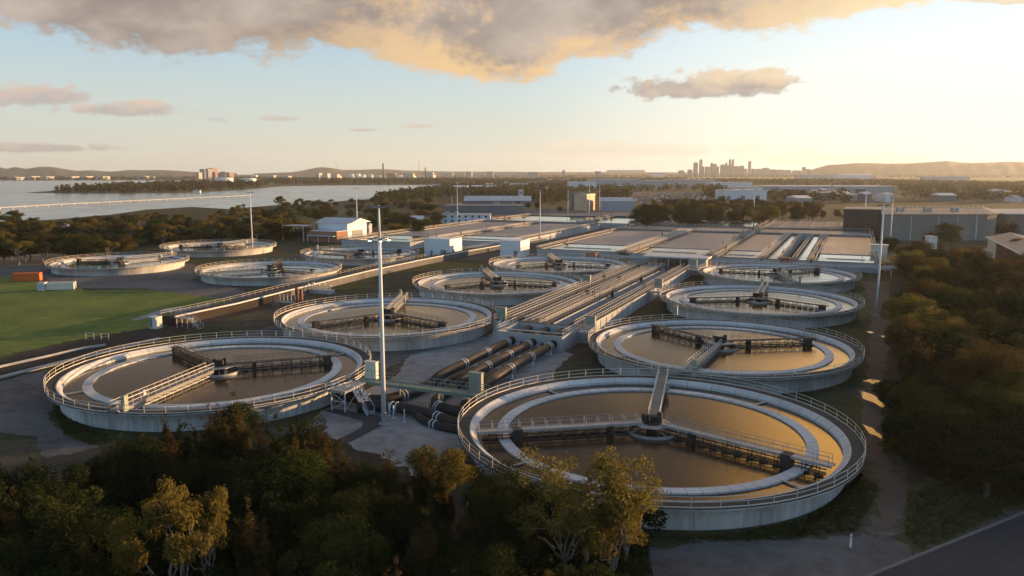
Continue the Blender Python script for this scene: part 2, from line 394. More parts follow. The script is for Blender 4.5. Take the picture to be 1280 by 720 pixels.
# ================================================================== SETTING
G = 9300
gm = MB()
gm.add([(-G, -600, 0), (G, -600, 0), (G, G, 0), (-G, G, 0)], [(0, 1, 2, 3)])
def ground_mat():
    m = bpy.data.materials.new('ground'); m.use_nodes = True; t = m.node_tree; n = t.nodes; bs = n['Principled BSDF']
    co = n.new('ShaderNodeTexCoord')
    def nz(sc, det=6, ro=.65):
        q = n.new('ShaderNodeTexNoise'); q.inputs['Scale'].default_value = sc; q.inputs['Detail'].default_value = det; q.inputs['Roughness'].default_value = ro
        t.links.new(co.outputs['Object'], q.inputs['Vector']); return q.outputs[0]
    def mixc(f, a, b, lo, hi):
        r = n.new('ShaderNodeMapRange'); r.inputs[1].default_value = lo; r.inputs[2].default_value = hi; t.links.new(f, r.inputs[0])
        x = n.new('ShaderNodeMix'); x.data_type = 'RGBA'; t.links.new(r.outputs[0], x.inputs[0])
        for k, v in ((6, a), (7, b)):
            if isinstance(v, tuple): x.inputs[k].default_value = v + (1,)
            else: t.links.new(v, x.inputs[k])
        return x.outputs[2]
    fine = mixc(nz(.5), (.055, .045, .034), (.12, .10, .075), .35, .65)
    grass = mixc(nz(.35), (.030, .040, .014), (.075, .078, .028), .35, .65)
    near = mixc(nz(.025, 8, .7), fine, grass, .44, .56)
    c = mixc(nz(.004, 5), near, (.042, .046, .018), .45, .7)
    t.links.new(c, bs.inputs['Base Color']); bs.inputs['Roughness'].default_value = 1; bs.inputs['Specular IOR Level'].default_value = .1
    MATS['ground'] = m
ground_mat()
structure(gm.build('ground', 'ground'))
def ragged(poly, amp, step):
    o_ = []
    for i, p in enumerate(poly):
        q = poly[(i + 1) % len(poly)]; L = math.dist(p[:2], q[:2]); n = max(1, min(60, int(L / step)))
        for k in range(n):
            t = k / n; w = math.sin(math.pi * min(1, (t * n) / 1.0)) if n > 1 else 0
            o_.append((p[0] + (q[0] - p[0]) * t + (random.gauss(0, amp) if k else 0), p[1] + (q[1] - p[1]) * t + (random.gauss(0, amp) if k else 0)))
    return o_
RAG = {'dirt': (.35, .9), 'rough_grass': (.45, .9), 'lawn': (.4, 1.0), 'gravel_road': (.28, 1.0), 'mulch': (.25, .8), 'forest_floor': (.5, 1.2), 'gravel': (.15, 1.0)}
def sheet(name, poly, m, z):
    poly = [(p[0], p[1]) for p in poly]
    if m in RAG and z < .036 and max(p[1] for p in poly) < 420: poly = ragged(poly, *RAG[m])
    b = MB(); b.sheet(poly, z); return structure(b.build(name, m))
def pts(l, z=0): return [at(x, y, z) for x, y in l]

# the bay, its island and the far shore
sheet('bay_water', [(-337.6, 515.5), (-316, 533), (-312, 571), (-308, 604), (-318, 681), (-300, 735), (-250, 690), (-236, 762), (-201, 821), (-187, 916), (-158, 971), (-146, 1106), (-143, 1283), (-137, 1687), (-150, 1990), (-336, 1942), (-460, 1885), (-525, 1790), (-560, 2050), (-900, 2700), (-1417, 3100), (-2200, 3000), (-2600, 2280), (-2200, 1100), (-1200, 500), (-420, 440)], 'bay_water', .012)
sheet('island_ground', [(-766, 1233), (-665, 1188), (-568, 1188), (-508, 1233), (-486, 1364), (-505, 1603), (-525, 1800), (-560, 2060), (-720, 2287), (-900, 2500), (-1130, 2782), (-1116, 2287), (-978, 1780), (-788, 1336)], 'rough_grass', .03)
# plant ground
sheet('gravel_yard', [P(a, b) for a, b in ((62, -66), (70, -60), (84, -65.5), (104, -66), (118, -72), (136, -67), (142, -66), (130, -45), (118, -44), (104, -40), (90, -42), (78, -41), (66, -37), (58, -42), (56, -54))], 'gravel', .008)
sheet('tank_apron', [P(a, b) for a, b in ((108, -70), (100, -72), (111, -96), (113, -108), (118, -112), (150, -112), (205, -112), (214, -100), (214, -66), (138, -66), (118, -71))], 'gravel_road', .012)
sheet('gravel_road', pts([(-60, 505), (0, 477), (55, 463), (75, 490), (62, 520), (85, 545), (135, 565), (120, 600), (60, 585), (40, 545), (0, 540), (-80, 560)]), 'gravel_road', .016)
sheet('yard_road', pts([(-60, 322), (60, 317), (245, 330), (245, 345), (330, 372), (440, 342), (490, 335), (440, 352), (330, 385), (250, 378), (180, 361), (80, 360), (50, 345), (-60, 350)]), 'gravel_road', .020)
sheet('lawn', pts([(-80, 345), (0, 346), (60, 353), (110, 363), (180, 362), (250, 370), (272, 374), (330, 375), (318, 380), (302, 383), (267, 392), (240, 400), (205, 408), (160, 414), (100, 424), (40, 437), (-20, 452), (-80, 466)]), 'lawn', .024)
sheet('lawn_path', pts([(165, 399), (208, 385), (240, 384), (262, 379), (262, 382), (240, 388), (212, 390), (170, 401)]), 'gravel', .030)
sheet('dirt_track', pts([(1078, 352), (1112, 352), (1112, 400), (1110, 440), (1102, 500), (1105, 560), (1135, 620), (1120, 665), (1080, 672), (1090, 620), (1083, 560), (1076, 500), (1086, 440), (1088, 400)]), 'dirt', .010)
sheet('track_grass', pts([(1068, 366), (1086, 366), (1086, 392), (1080, 400), (1066, 400), (1076, 384)]), 'rough_grass', .014)
sheet('verge', pts([(1135, 612), (1180, 590), (1400, 580), (1400, 600), (1250, 640), (1140, 695), (1120, 668)]), 'rough_grass', .018)
sheet('front_track', pts([(740, 735), (770, 690), (860, 672), (980, 676), (1070, 672), (1135, 664), (1150, 690), (1080, 760), (740, 790)]), 'gravel_road', .014)
sheet('tank_grass', pts([(806, 668), (900, 666), (1000, 648), (1050, 618), (1078, 590), (1100, 600), (1100, 640), (1064, 664), (960, 672), (860, 676), (800, 690)]), 'rough_grass', .022)
sheet('forest_floor', pts([(-200, 620), (20, 580), (120, 560), (250, 530), (420, 550), (560, 610), (640, 620), (760, 670), (800, 690), (770, 760), (500, 900), (-300, 900)]), 'forest_floor', .026)
sheet('wood_floor', pts([(1118, 332), (1225, 335), (1500, 345), (1700, 600), (1400, 590), (1190, 590), (1140, 605), (1104, 545), (1108, 470), (1120, 400)]), 'forest_floor', .026)
sheet('asphalt_path', pts([(404, 513), (418, 511), (482, 521), (484, 531), (474, 534), (432, 556), (418, 552), (452, 534), (454, 527)]), 'asphalt', .014)
sheet('asphalt_road', pts([(1085, 722), (1285, 641), (1500, 555), (1600, 640), (1280, 860), (1000, 860)]), 'asphalt_road', .030)
kb = MB()
k0 = pts([(1060, 735), (1090, 719), (1286, 639), (1500, 552)])
for a, b in zip(k0[:-1], k0[1:]): kb.beam((a[0], a[1], .06), (b[0], b[1], .06), .28, .14)
structure(kb.build('road_kerb', 'kerb'))
for i, (x, y, rx, ry) in enumerate(((1106, 421, .7, 1.2), (1088, 415.5, .6, 1.0), (1113, 384, .5, .8), (1091, 477, 1.1, 1.2), (1092, 500, .9, 4.6), (1093, 541, .55, 2.6))):
    X, Y, _ = at(x, y); pb = MB(); r0 = random.random() * 6
    pb.sheet([(X + rx * math.cos(k / 40 * 2 * math.pi) * (1 + .25 * math.sin(3 * k / 40 * 6.28 + r0) + .18 * math.sin(7 * k / 40 * 6.28 + 2 * r0)), Y + ry * math.sin(k / 40 * 2 * math.pi) * (1 + .2 * math.sin(2 * k / 40 * 6.28 + r0) + .15 * math.sin(5 * k / 40 * 6.28 + r0))) for k in range(40)], .034)
    structure(pb.build('puddle_water', 'puddle'))
# far fields: pale grass strips
sheet('field', pts([(850, 221.2), (1130, 222.3), (1400, 223), (1400, 226), (1100, 224.6), (850, 223.2)]), 'lawn', .05)
sheet('field', pts([(250, 272), (440, 258), (470, 275), (440, 292), (300, 300)]), 'rough_grass', .03)
sheet('field', pts([(1220, 226), (1500, 227), (1500, 232), (1230, 230)]), 'lawn', .05)
sheet('shore_road', pts([(0, 291), (120, 289), (230, 282), (232, 286), (120, 293), (0, 296)]), 'gravel_road', .03)
sheet('car_park', pts([(778, 256), (870, 254), (885, 247), (880, 240), (760, 240)]), 'asphalt_road', .03)
sheet('service_road', [P(a, b) for a, b in ((255, -136), (300, -133.5), (432, -133.5), (432, -113), (279, -113), (262, -116))], 'asphalt', .016)
sheet('far_yard', pts([(480, 300), (640, 262), (780, 262), (800, 268), (720, 285), (560, 290)]), 'gravel_road', .018)

def hill(name, prof, Y, depth, n=160):
    """ridge: crest height by picture column, with its own depth and spurs"""
    xs = np.linspace(prof[0][0], prof[-1][0], n); ys = np.interp(xs, [p[0] for p in prof], [p[1] for p in prof])
    vs = []; fs = []; m = 9
    for i in range(n):
        X = (xs[i] - 640) / FPX * (Y * _c) * 1.012; Z = max(0.5, zat(xs[i], ys[i], Y))
        for j in range(m):
            t = j / (m - 1) * 2 - 1
            k = (1 - abs(t)) ** .8
            jit = (math.sin(i * .9 + j * 1.7) * .09 + math.sin(i * .37 - j * 2.3) * .10) * (1 - abs(t)) * abs(t) * 4
            vs.append((X * (1 + t * depth / Y), Y + t * depth, -2 + (Z + 2) * max(0, k + jit * (1 if t else 0))))
    for i in range(n - 1):
        for j in range(m - 1): fs.append((i * m + j, (i + 1) * m + j, (i + 1) * m + j + 1, i * m + j + 1))
    b = MB(); b.add(vs, fs); return structure(b.build(name, 'hill', None, True))
hill('hills', [(-160, 212), (-60, 209), (0, 210), (8, 209), (16, 211), (26, 208.6), (40, 211), (57, 208.4), (73, 208.6), (89, 211.5), (104, 213.6), (120, 212.6), (144, 214.6), (167, 212.4), (185, 212.8), (205, 212.3), (225, 213.2), (250, 215), (300, 216.5)], 7000, 900)
hill('hills', [(320, 217), (369, 215.2), (385, 212.5), (398, 209.6), (407, 208.8), (417, 210), (430, 212.2), (450, 212.4), (471, 211.4), (485, 211.6), (505, 213), (560, 214.3), (700, 215), (860, 215.6), (960, 216)], 7400, 800)
hill('hills', [(985, 216), (1005, 213.4), (1018, 209.5), (1030, 206), (1048, 205.2), (1067, 203.6), (1085, 203.8), (1102, 204.5), (1130, 204.2), (1160, 202.2), (1177, 201), (1190, 202.8), (1210, 203.5), (1235, 202.6), (1252, 201.8), (1280, 203), (1340, 204), (1420, 202), (1500, 206)], 6800, 1000)

# ================================================================== CLARIFIERS
RIM = 2.9
def tank_meshes():
    d = {}
    n = 128
    w = MB(); w.lathe([(21.15, -.3), (21.15, 1.55), (21.32, 1.6), (21.32, 2.6), (22.9, 2.64), (22.9, 2.86), (21.5, 2.86)], n)
    d['wall'] = w.mesh('wall', 'tank_wall')
    d['walkway'] = MB().lathe([(22.98, 2.82), (22.98, 2.9), (21.5, 2.9), (21.5, 2.82)], n, closed=True).mesh('walkway', 'walk_dark')
    ws = MB(); ws.lathe([(21.5, 2.93), (21.34, 2.93), (20.80, 2.52), (20.70, 2.50), (20.68, 1.2)], n)
    d['weir_lip'] = ws.mesh('weir_lip', 'weir_concrete')
    la = MB(); la.lathe([(18.3, 1.2), (18.3, 2.36), (17.0, 2.36), (17.0, 1.2)], n)
    d['launder'] = la.mesh('launder', 'launder_concrete')
    d['stay'] = MB().box(19.5, 0, 2.3, 2.4, .30, .10).mesh('stay', 'galv')
    d['water'] = MB().disc(20.75, 2.16, n).mesh('water', 'tank_water')
    d['clear'] = MB().disc(20.75, 2.16, n).mesh('water', 'clear_water')
    ra = MB(); N = 55
    ring = [(22.86 * math.cos(2 * math.pi * k / N), 22.86 * math.sin(2 * math.pi * k / N), 2.9) for k in range(N)]
    ra.rail(ring, 1.05, 9, .034, True, True); d['railing'] = ra.mesh('railing', 'rail_paint')
    ce = MB(); ce.lathe([(.75, -.2), (.75, 2.9), (1.1, 3.0), (1.1, 3.25), (0.01, 3.25)], 20)
    ce.box(.25, 0, 3.75, 1.1, .8, .7); ce.lathe([(.35, 3.25), (.35, 4.3), (0.01, 4.35)], 12, .9, .5); ce.box(-.8, .4, 3.7, .5, .9, .9, .4)
    d['drive_unit'] = ce.mesh('drive_unit', 'steel_dark')
    fw = MB(); fw.lathe([(2.95, 1.3), (3.05, 1.3), (3.05, 2.5), (2.95, 2.5)], 40, closed=True)
    for k in range(4):
        a = k * math.pi / 2 + .4; fw.beam((.8 * math.cos(a), .8 * math.sin(a), 2.7), (3.0 * math.cos(a), 3.0 * math.sin(a), 2.45), .1, .1)
    d['feed_well'] = fw.mesh('feed_well', 'galv')
    pf = MB(); pf.lathe([(2.3, 3.12), (2.3, 3.2), (1.12, 3.2), (1.12, 3.12)], 8, closed=True)
    d['platform'] = pf.mesh('platform', 'galv')
    # access bridge along +x from the centre to the rim
    br = MB(); br.box(12.6, 0, 3.13, 20.6, 1.15, .06)
    for s_ in (-.62, .62): br.box(12.6, s_, 2.98, 20.6, .09, .46)
    for k in range(12): br.box(2.6 + k * 1.8, 0, 2.9, .08, 1.2, .12)
    br.box(22.4, 0, 3.0, 1.0, 1.5, .2)
    d['access_bridge'] = br.mesh('access_bridge', 'deck_grey')
    hr = MB()
    for s_ in (-.66, .66): hr.rail([(2.2, s_, 3.16), (22.9, s_, 3.16)], 1.05, 1.5, .034)
    d['bridge_rail'] = hr.mesh('handrail', 'rail_paint')
    bt = MB()                                         # truss under the bridge
    for s_ in (-.5, .5):
        bt.beam((3, s_, 2.4), (20.6, s_, 2.4), .09, .1)
        for k in range(10):
            x = 3 + k * 1.76; bt.beam((x, s_, 1.9), (x, s_, 2.8), .07, .07)
            bt.beam((x, s_, 2.4), (x + 1.76, s_, 2.8), .05, .05)
    d['bridge_truss'] = bt.mesh('truss', 'galv')
    # rotating arms along +x
    for nm, L in (('long', 20.9), ('short', 17.6)):
        ar = MB(); dk_ = nm == 'long'
        if dk_:
            ar.box((1.4 + L) / 2, 0, 3.42, L - 1.4, .95, .07)
            for s_ in (-.5, .5): ar.box((1.4 + L) / 2, s_, 3.36, L - 1.4, .08, .28)
        else:
            ar.box((1.4 + L) / 2, 0, 3.40, L - 1.4, .5, .05)
            for s_ in (-.5, .5): ar.box((1.4 + L) / 2, s_, 3.38, L - 1.4, .09, .11)
            for k in range(11): ar.box(2.2 + k * 1.45, 0, 3.37, .07, 1.0, .07)
        d['arm_' + nm] = ar.mesh('scraper_arm', 'galv' if dk_ else 'steel_brown')
        ah = MB()
        for s_ in (-.5, .5): ah.rail([(2.0, s_, 3.46), (L - .3, s_, 3.46)], .95, 1.5, .026)
        d['arm_rail_' + nm] = ah.mesh('handrail', 'galv' if dk_ else 'steel_brown')
        tr = MB()
        for s_ in (-.48, .48):
            tr.beam((1.2, s_, 2.62), (L - .8, s_, 2.62), .10, .11); tr.beam((1.2, s_, 2.26), (L - .8, s_, 2.26), .11, .12)
            k = 0
            while 2 + k * 1.45 < L - .9:
                x = 2 + k * 1.45; tr.beam((x, s_, 2.0), (x, s_, 3.34), .08, .08)
                tr.beam((x, s_, 2.62), (x + (1.45 if k % 2 else -1.45), s_, 3.34), .045, .045); k += 1
        k = 0
        while 2 + k * 1.45 < L - .9:
            tr.beam((2 + k * 1.45, -.5, 2.27), (2 + k * 1.45, .5, 2.27), .09, .09); tr.box(2.4 + k * 1.45, -.75, 2.22, .9, .05, .3, .5); k += 1
        d['arm_truss_' + nm] = tr.mesh('truss', 'steel_dark')
        d['scum_box_' + nm] = MB().box(16.2, .05, 2.75, 1.1, 1.25, 1.5).mesh('scum_box', 'steel_dark')
        d['gear_box'] = MB().box(5.2, 0, 2.7, .5, 1.1, 1.2).mesh('gear_box', 'steel_dark')
    d['panel_box'] = MB().box(21.9, .95, 3.9, .7, .5, 2.0).mesh('panel_box', 'green_cab')
    d['side_box'] = MB().box(16.0, -.9, 3.3, .5, .5, 1.1).mesh('side_box', 'galv')
    return d
TM = tank_meshes()
def clarifier(a, b, acc, arms, label, kind='new', arm='short', s=1.0, loc=None, z=0.0):
    p = loc or P(a, b)
    t = thing('clarifier_tank', label, 'settling tank', (p[0], p[1], z), 0, 'round settling tanks of the treatment plant'); t.scale = (s, s, 1)
    for nm in ('wall', 'walkway', 'weir_lip', 'launder', 'railing', 'drive_unit', 'feed_well', 'platform'): obj(nm, TM[nm], t)
    for k in range(4): obj('stay', TM['stay'], t, rz=rad(acc + 48 + k * 90))
    obj('water', TM['water' if kind == 'new' else 'clear'], t)
    ab = obj('access_bridge', TM['access_bridge'], t, rz=rad(acc))
    obj('handrail', TM['bridge_rail'], ab); obj('truss', TM['bridge_truss'], ab); obj('panel_box', TM['panel_box'], ab); obj('side_box', TM['side_box'], ab)
    for d_ in arms:
        q = obj('scraper_arm', TM['arm_' + arm], t, rz=rad(d_))
        obj('handrail', TM['arm_rail_' + arm], q); obj('truss', TM['arm_truss_' + arm], q); obj('scum_box', TM['scum_box_' + arm], q); obj('gear_box', TM['gear_box'], q)
    return t
clarifier(87.6, -20.4, 76, (190, 318), 'nearest and largest looking round brown-water tank with full-width light bridges, at lower right', arm='long')
clarifier(136, -20.2, 243, (122, 8), 'round tank with golden water reflection just behind the nearest tank, right of the pipes')
clarifier(88.0, -87.4, 258, (134, 20), 'near left round tank with golden handrails, beyond the front wood and left of the footbridge')
clarifier(136.3, -88.0, 89, (219, 318), 'round tank behind the tall light mast, second in the left column of clarifiers')
clarifier(189.7, -19.8, 68, (188, 308), 'third round tank in the right column, pale sky reflected in its right half')
clarifier(241.3, -20.2, 264, (158, 26), 'farthest round tank of the right column, beside the open basins')
clarifier(190.6, -88, 101, (218, 340), 'third round tank of the left column, pinkish water, beside the raised walkways')
clarifier(237.3, -87.4, 96, (215, 338), 'farthest round tank of the left column, next to the white hut')
Z2 = -.45
clarifier(0, 0, 215, (95, 340), 'older round tank beside the lawn with bright blue water and golden bridge', 'old', s=.955, loc=(-75.5, 242), z=Z2)
clarifier(0, 0, 60, (170, 300), 'older round tank at far left behind the teal container', 'old', s=.955, loc=(-133, 263), z=Z2)
clarifier(0, 0, 70, (180, 320), 'older round tank farthest back on the left, against the green trees', 'old', s=.975, loc=(-119.5, 318), z=Z2)
clarifier(0, 0, 150, (30, 262), 'older round tank behind the mast lamps, left of the large white hut', 'old', s=.955, loc=(-56.7, 291), z=Z2)

# ================================================================== CENTRAL CHANNEL
ch = thing('concrete_channel', 'long concrete channel crowded with parallel railed walkways between the two tank columns', 'channel', P(129.8, -54), TH)
# local frame: x across (b + 54), y along (a - 129.8)
cw = MB()
cw.box(0.4, .2, 1.45, 13, .4, 3.1); cw.box(-5.95, 5, 1.45, .4, 9.2, 3.1); cw.box(6.7, 4.9, 1.45, .4, 9.0, 3.1)
cw.box(-1, 9.6, 1.45, 20.4, .4, 3.0); cw.box(.4, 3.0, 2.9, 12.1, .5, .18)
cw.box(-11.0, 62.5, 1.4, .4, 105.4, 3.0); cw.box(7.65, 62.5, 1.4, .4, 105.4, 3.0)
for x in (-6.6, -3.0, 0.2, 4.6): cw.box(x, 62.5, 1.3, .3, 105, 2.7)
cw.box(-1.7, 115.4, 1.4, 19, .4, 3.0)
for k in range(26): cw.box(7.90, 12 + k * 4.1, 1.3, .12, .35, 2.6)
cw.build('wall', 'concrete', ch)
MB().box(-1.7, 62.5, .9, 18.2, 105.2, .1).build('water', 'tank_water', ch)
MB().box(.4, 4.9, .6, 12.2, 9.0, .1).build('pit_floor', 'steel_dark', ch)
dk = MB(); hrm = MB()
for x0, x1 in ((-11.2, -9.6), (-8.6, -7.2), (-4.6, -3.2), (-1.6, -.2), (5.6, 7.9)):
    dk.box((x0 + x1) / 2, 62.5, 2.98, x1 - x0, 105.6, .1)
    for x in (x0 + .06, x1 - .06): hrm.rail([(x, 10, 3.03), (x, 115, 3.03)], 1.05, 1.9, .04)
for y in (10.4, 47, 75, 103, 114.6): dk.box(-1.7, y, 2.99, 19.0, 1.3, .09)
for x in (-6.0, 6.8): hrm.rail([(x, .3, 3.02), (x, 9, 3.02)], 1.05, 1.6, .035)
dk.build('walkway', 'grating', ch); hrm.build('handrail', 'rail_paint', ch)
each('inlet_pipe', 'pipe', ch, [([(x, .5, 1.9), (x, 5, 1.9), (x, 9.3, 1.9)], .75, 14) for x in (-3.4, .3, 3.6)])
for x, y in ((-4, 47.8), (2.2, 47.6), (-8.5, 75.6), (2.0, 75.4), (-4, 75.4), (2.4, 104), (-6, 104), (-2, 46.4)):
    MB().box(x, y, 3.6, .9, .25, 1.2).tube([(x, y, 4.2), (x, y, 5.1)], .05, 5).build('sluice_gate', 'steel_dark', ch)

# pump house closing the channel's far end
ph = thing('pump_house', 'low flat-roofed open pump house at the far end of the railed channel', 'building', P(251, -52), TH)
MB().box(0, 0, 5.4, 21, 7.5, .45).build('roof', 'roof_light', ph)
pw = MB(); pw.box(0, 3.4, 2.6, 20.4, .3, 5.2)
for k in range(6): pw.box(-9.8 + k * 3.9, -3.3, 2.6, .35, .35, 5.2)
pw.box(7, -1, 2.6, 5.5, 4, 5.1); pw.build('wall', 'concrete', ph)
for k in range(7): MB().box(-8 + k * 2.1, -.6, 1.6 + .2 * (k % 2), 1.1, 1.6, 3 + (k % 3) * .5).tube([(-8 + k * 2.1, -2.2, .3), (-8 + k * 2.1, -2.2, 4.2)], .25, 8).build('pump', 'rust', ph)

# green cabinets beside the channel and on the rims
def cabinet(a, b, z, label, w=1.9, h=2.3, rz=TH, m='green_cab'):
    t = thing('switch_cabinet', label, 'cabinet', P(a, b, z), rz, 'pale green switch cabinets by the tanks')
    c = MB(); c.box(0, 0, h / 2 + .12, w, .7, h); c.box(0, 0, h + .16, w + .16, .9, .1); c.box(0, 0, .06, w + .1, .8, .12); c.build('body', m, t)
    n = 3 if w > 1.2 else 2
    for k in range(n):
        x = -w / 2 + (k + .5) * w / n
        dd = MB(); dd.box(x, -.37, h / 2 + .12, w / n - .1, .05, h - .25)
        for j in range(5): dd.box(x, -.40, h * .62 + j * .09, w / n - .3, .03, .04)
        q = dd.build('door', m, t); MB().box(x + w / n * .3, -.41, h * .5, .05, .06, .3).build('handle', 'steel_dark', q)
    return t
cabinet(140.7, -64.0, 3.05, 'green cabinet at the left front corner of the channel, beside the tank behind the mast')
cabinet(139.5, -44.9, 2.9, 'green cabinet on the channel wall above the second tank of the right column')
cabinet(194.9, -63.9, 3.05, 'green cabinet on the channel beside the third left tank')
cabinet(196.7, -45.2, 2.9, 'green cabinet on the channel above the third right tank')
cabinet(244, -45.2, 2.9, 'green cabinet beside the pump house by the farthest right tank')
cabinet(92.6, -46.0, 2.95, 'green cabinet at the right end of the footbridge by the nearest tank')
cabinet(92.2, -62.6, 2.95, 'sunlit cream cabinet at the left end of the footbridge', m='cream')
cabinet(160.4, -33.2, 2.9, 'slim green cabinet on the back rim of the second right tank', .9, 1.7)
# small link bridges from the channel to each tank
def link(a, b0, b1, label, rz=TH):
    t = thing('link_bridge', label, 'footbridge', P(a, (b0 + b1) / 2, 2.94), rz, 'short link bridges between channel and tanks')
    L = abs(b1 - b0); d_ = MB(); d_.box(0, 0, 0, L, 1.5, .1); d_.box(0, .7, -.15, L, .1, .3); d_.box(0, -.7, -.15, L, .1, .3); d_.build('deck', 'galv', t)
    r_ = MB()
    for s_ in (-.72, .72): r_.rail([(-L / 2, s_, .06), (L / 2, s_, .06)], 1.05, 1.4, .035)
    r_.build('handrail', 'rail_paint', t)
link(136.3, -66.2, -64.9, 'short link bridge from channel to the tank behind the mast')
link(136.6, -46.2, -43.0, 'short link bridge from channel front corner to the second right tank')
link(190.6, -66.2, -64.9, 'short link bridge from channel to the third left tank')
link(190.2, -46.2, -42.6, 'short link bridge from channel to the third right tank')
link(239, -46.2, -42.8, 'short link bridge near the pump house to the farthest right tank')

# ================================================================== PIPES
def pipe(b, r, z, a0, a1, label, dips=True):
    t = thing('black_pipe', label, 'pipe', P(a1, b), TH, 'parallel black pipes in the yard')
    L = a1 - a0                                       # local y from -L (near) to 0 (far)
    path = [(0, 0, z), (0, -L + 4, z)]
    if dips: path += [(0, -L + 2.2, z - .12), (0, -L + .8, z - .5), (0, -L, z - 1.1), (0, -L - .3, z - 1.9)]
    MB().tube(path, r, 18).build('barrel', 'pipe', t, True)
    k = 2.4; n = 0
    while k < L - 4:
        sm = MB()
        for dy_ in (-.42, .42): sm.lathe([(r + .06, -.13), (r + .06, .13)], 18); 
        sm = MB()
        for dy_ in (-.42, .42):
            ring = [(math.cos(q / 18 * 2 * math.pi) * (r + .05), -k + dy_, z + math.sin(q / 18 * 2 * math.pi) * (r + .05)) for q in range(19)]
            for p0, p1 in zip(ring[:-1], ring[1:]): sm.beam(p0, p1, .24, .05)
        sm.box(0, -k, (z - r) / 2 - .02, r * 1.5, .6, max(.1, z - r)); sm.build('strap', 'strap', t); k += 8.6
    return t
pipe(-57.0, .78, 1.5, 99.5, 129.7, 'leftmost of the three large black pipes with white strap pairs')
pipe(-52.8, .78, 1.5, 99.0, 129.7, 'middle one of the three large black pipes with white strap pairs')
pipe(-48.8, .78, 1.5, 98.5, 129.7, 'rightmost of the three large black pipes with white strap pairs')
pipe(-54.9, .36, 1.2, 98.0, 129.7, 'thin black pipe between the left and middle large pipes')
pipe(-50.8, .36, 1.2, 98.0, 129.7, 'thin black pipe between the middle and right large pipes')
# tangle of large elbows under the footbridge
def elbow(path, r, label, straps=()):
    t = thing('pipe_bend', label, 'pipe', P(path[0][0], path[0][1]), 0, 'black pipe bends under the footbridge')
    o_ = P(path[0][0], path[0][1])
    pp = [np.array(P(*q)) - np.array((o_[0], o_[1], 0)) for q in path]
    sm = []
    for i in range(len(pp) - 1):                      # rounded corners
        for k in range(6):
            q = k / 6; p0 = pp[max(i - 1, 0)]; p1 = pp[i]; p2 = pp[i + 1]; p3 = pp[min(i + 2, len(pp) - 1)]
            sm.append(.5 * (2 * p1 + (p2 - p0) * q + (2 * p0 - 5 * p1 + 4 * p2 - p3) * q * q + (3 * p1 - p0 - 3 * p2 + p3) * q ** 3))
    sm.append(pp[-1]); MB().tube(sm, r, 16).build('barrel', 'pipe', t, True)
    for i in straps:
        c0 = sm[i]; d_ = sm[i + 1] - sm[i]; d_ /= np.linalg.norm(d_); sb = MB()
        for off in (-.35, .35):
            c = c0 + d_ * off; sb.tube([c - d_ * .1, c + d_ * .1], r + .05, 16)
        sb.box(c0[0], c0[1], (c0[2] - r) / 2, .35, .35, max(.1, c0[2] - r)); sb.build('strap', 'strap', t)
elbow([(99, -57.0, .9), (94, -57.2, .9), (89.2, -58.5, 1.0), (88.4, -61.5, 1.0), (88.6, -65.8, 1.0)], .78, 'black pipe bend curving left under the footbridge toward the golden-railed tank', (8, 17))
elbow([(98.6, -52.8, .85), (94, -52.6, .8), (90.6, -51.0, .85), (88.8, -48.6, .95), (88.6, -43.8, .95)], .78, 'middle black pipe bend turning right under the footbridge', (7, 15))
elbow([(98.2, -48.8, .9), (93.5, -48.0, .9), (90.8, -46.2, .95), (90.0, -42.8, .95)], .78, 'short black pipe bend nearest the right tank under the footbridge', (8,))
elbow([(85.6, -60.5, .75), (86.8, -57.5, .9), (87.2, -53.5, .9), (86.4, -49.5, .8), (85.0, -45.6, .75), (84.6, -42.2, .8)], .72, 'long black pipe bend lowest in front of the footbridge', (9, 20))
elbow([(86.8, -52.0, .55), (85.0, -50.0, .5), (83.6, -46.5, .5), (83.2, -42.6, .55)], .55, 'thin dark pipe bend in front of the others by the nearest tank', (10,))
for i, (a, b) in enumerate(((86.0, -55.8), (85.2, -54.6), (87.6, -50.8), (84.4, -52.4))):
    t = thing('pipe_stand', 'pale upright stand, %s from left among the pipe bends' % nth(i + 1), 'stand', P(a, b), TH, 'pipe stands')
    m = MB(); m.box(0, 0, .9, .12, .12, 1.8); m.box(0, 0, .05, .4, .4, .1); m.build('post', 'strap', t)

# ================================================================== FOOTBRIDGE
fb = thing('footbridge', 'green steel footbridge joining the two front tanks above the black pipes', 'footbridge', P(91, -54), TH)
m = MB(); m.box(.2, 0, 2.9, 20.6, 1.7, .08); m.box(.2, -.85, 2.78, 20.6, .12, .42); m.box(.2, .85, 2.78, 20.6, .12, .42)
for k in range(11): m.box(-9.8 + k * 2, 0, 2.7, .1, 1.7, .2)
m.build('deck', 'green_steel', fb)
m = MB(); m.rail([(-10, .85, 2.98), (10.4, .85, 2.98)], 1.1, 1.7, .04); m.rail([(-5.9, -.85, 2.98), (10.4, -.85, 2.98)], 1.1, 1.7, .04)
m.build('handrail', 'green_cab', fb)
for x in (-3.2, 3.0): MB().box(x, 0, 1.3, .22, .22, 2.6).build('post', 'green_steel', fb)
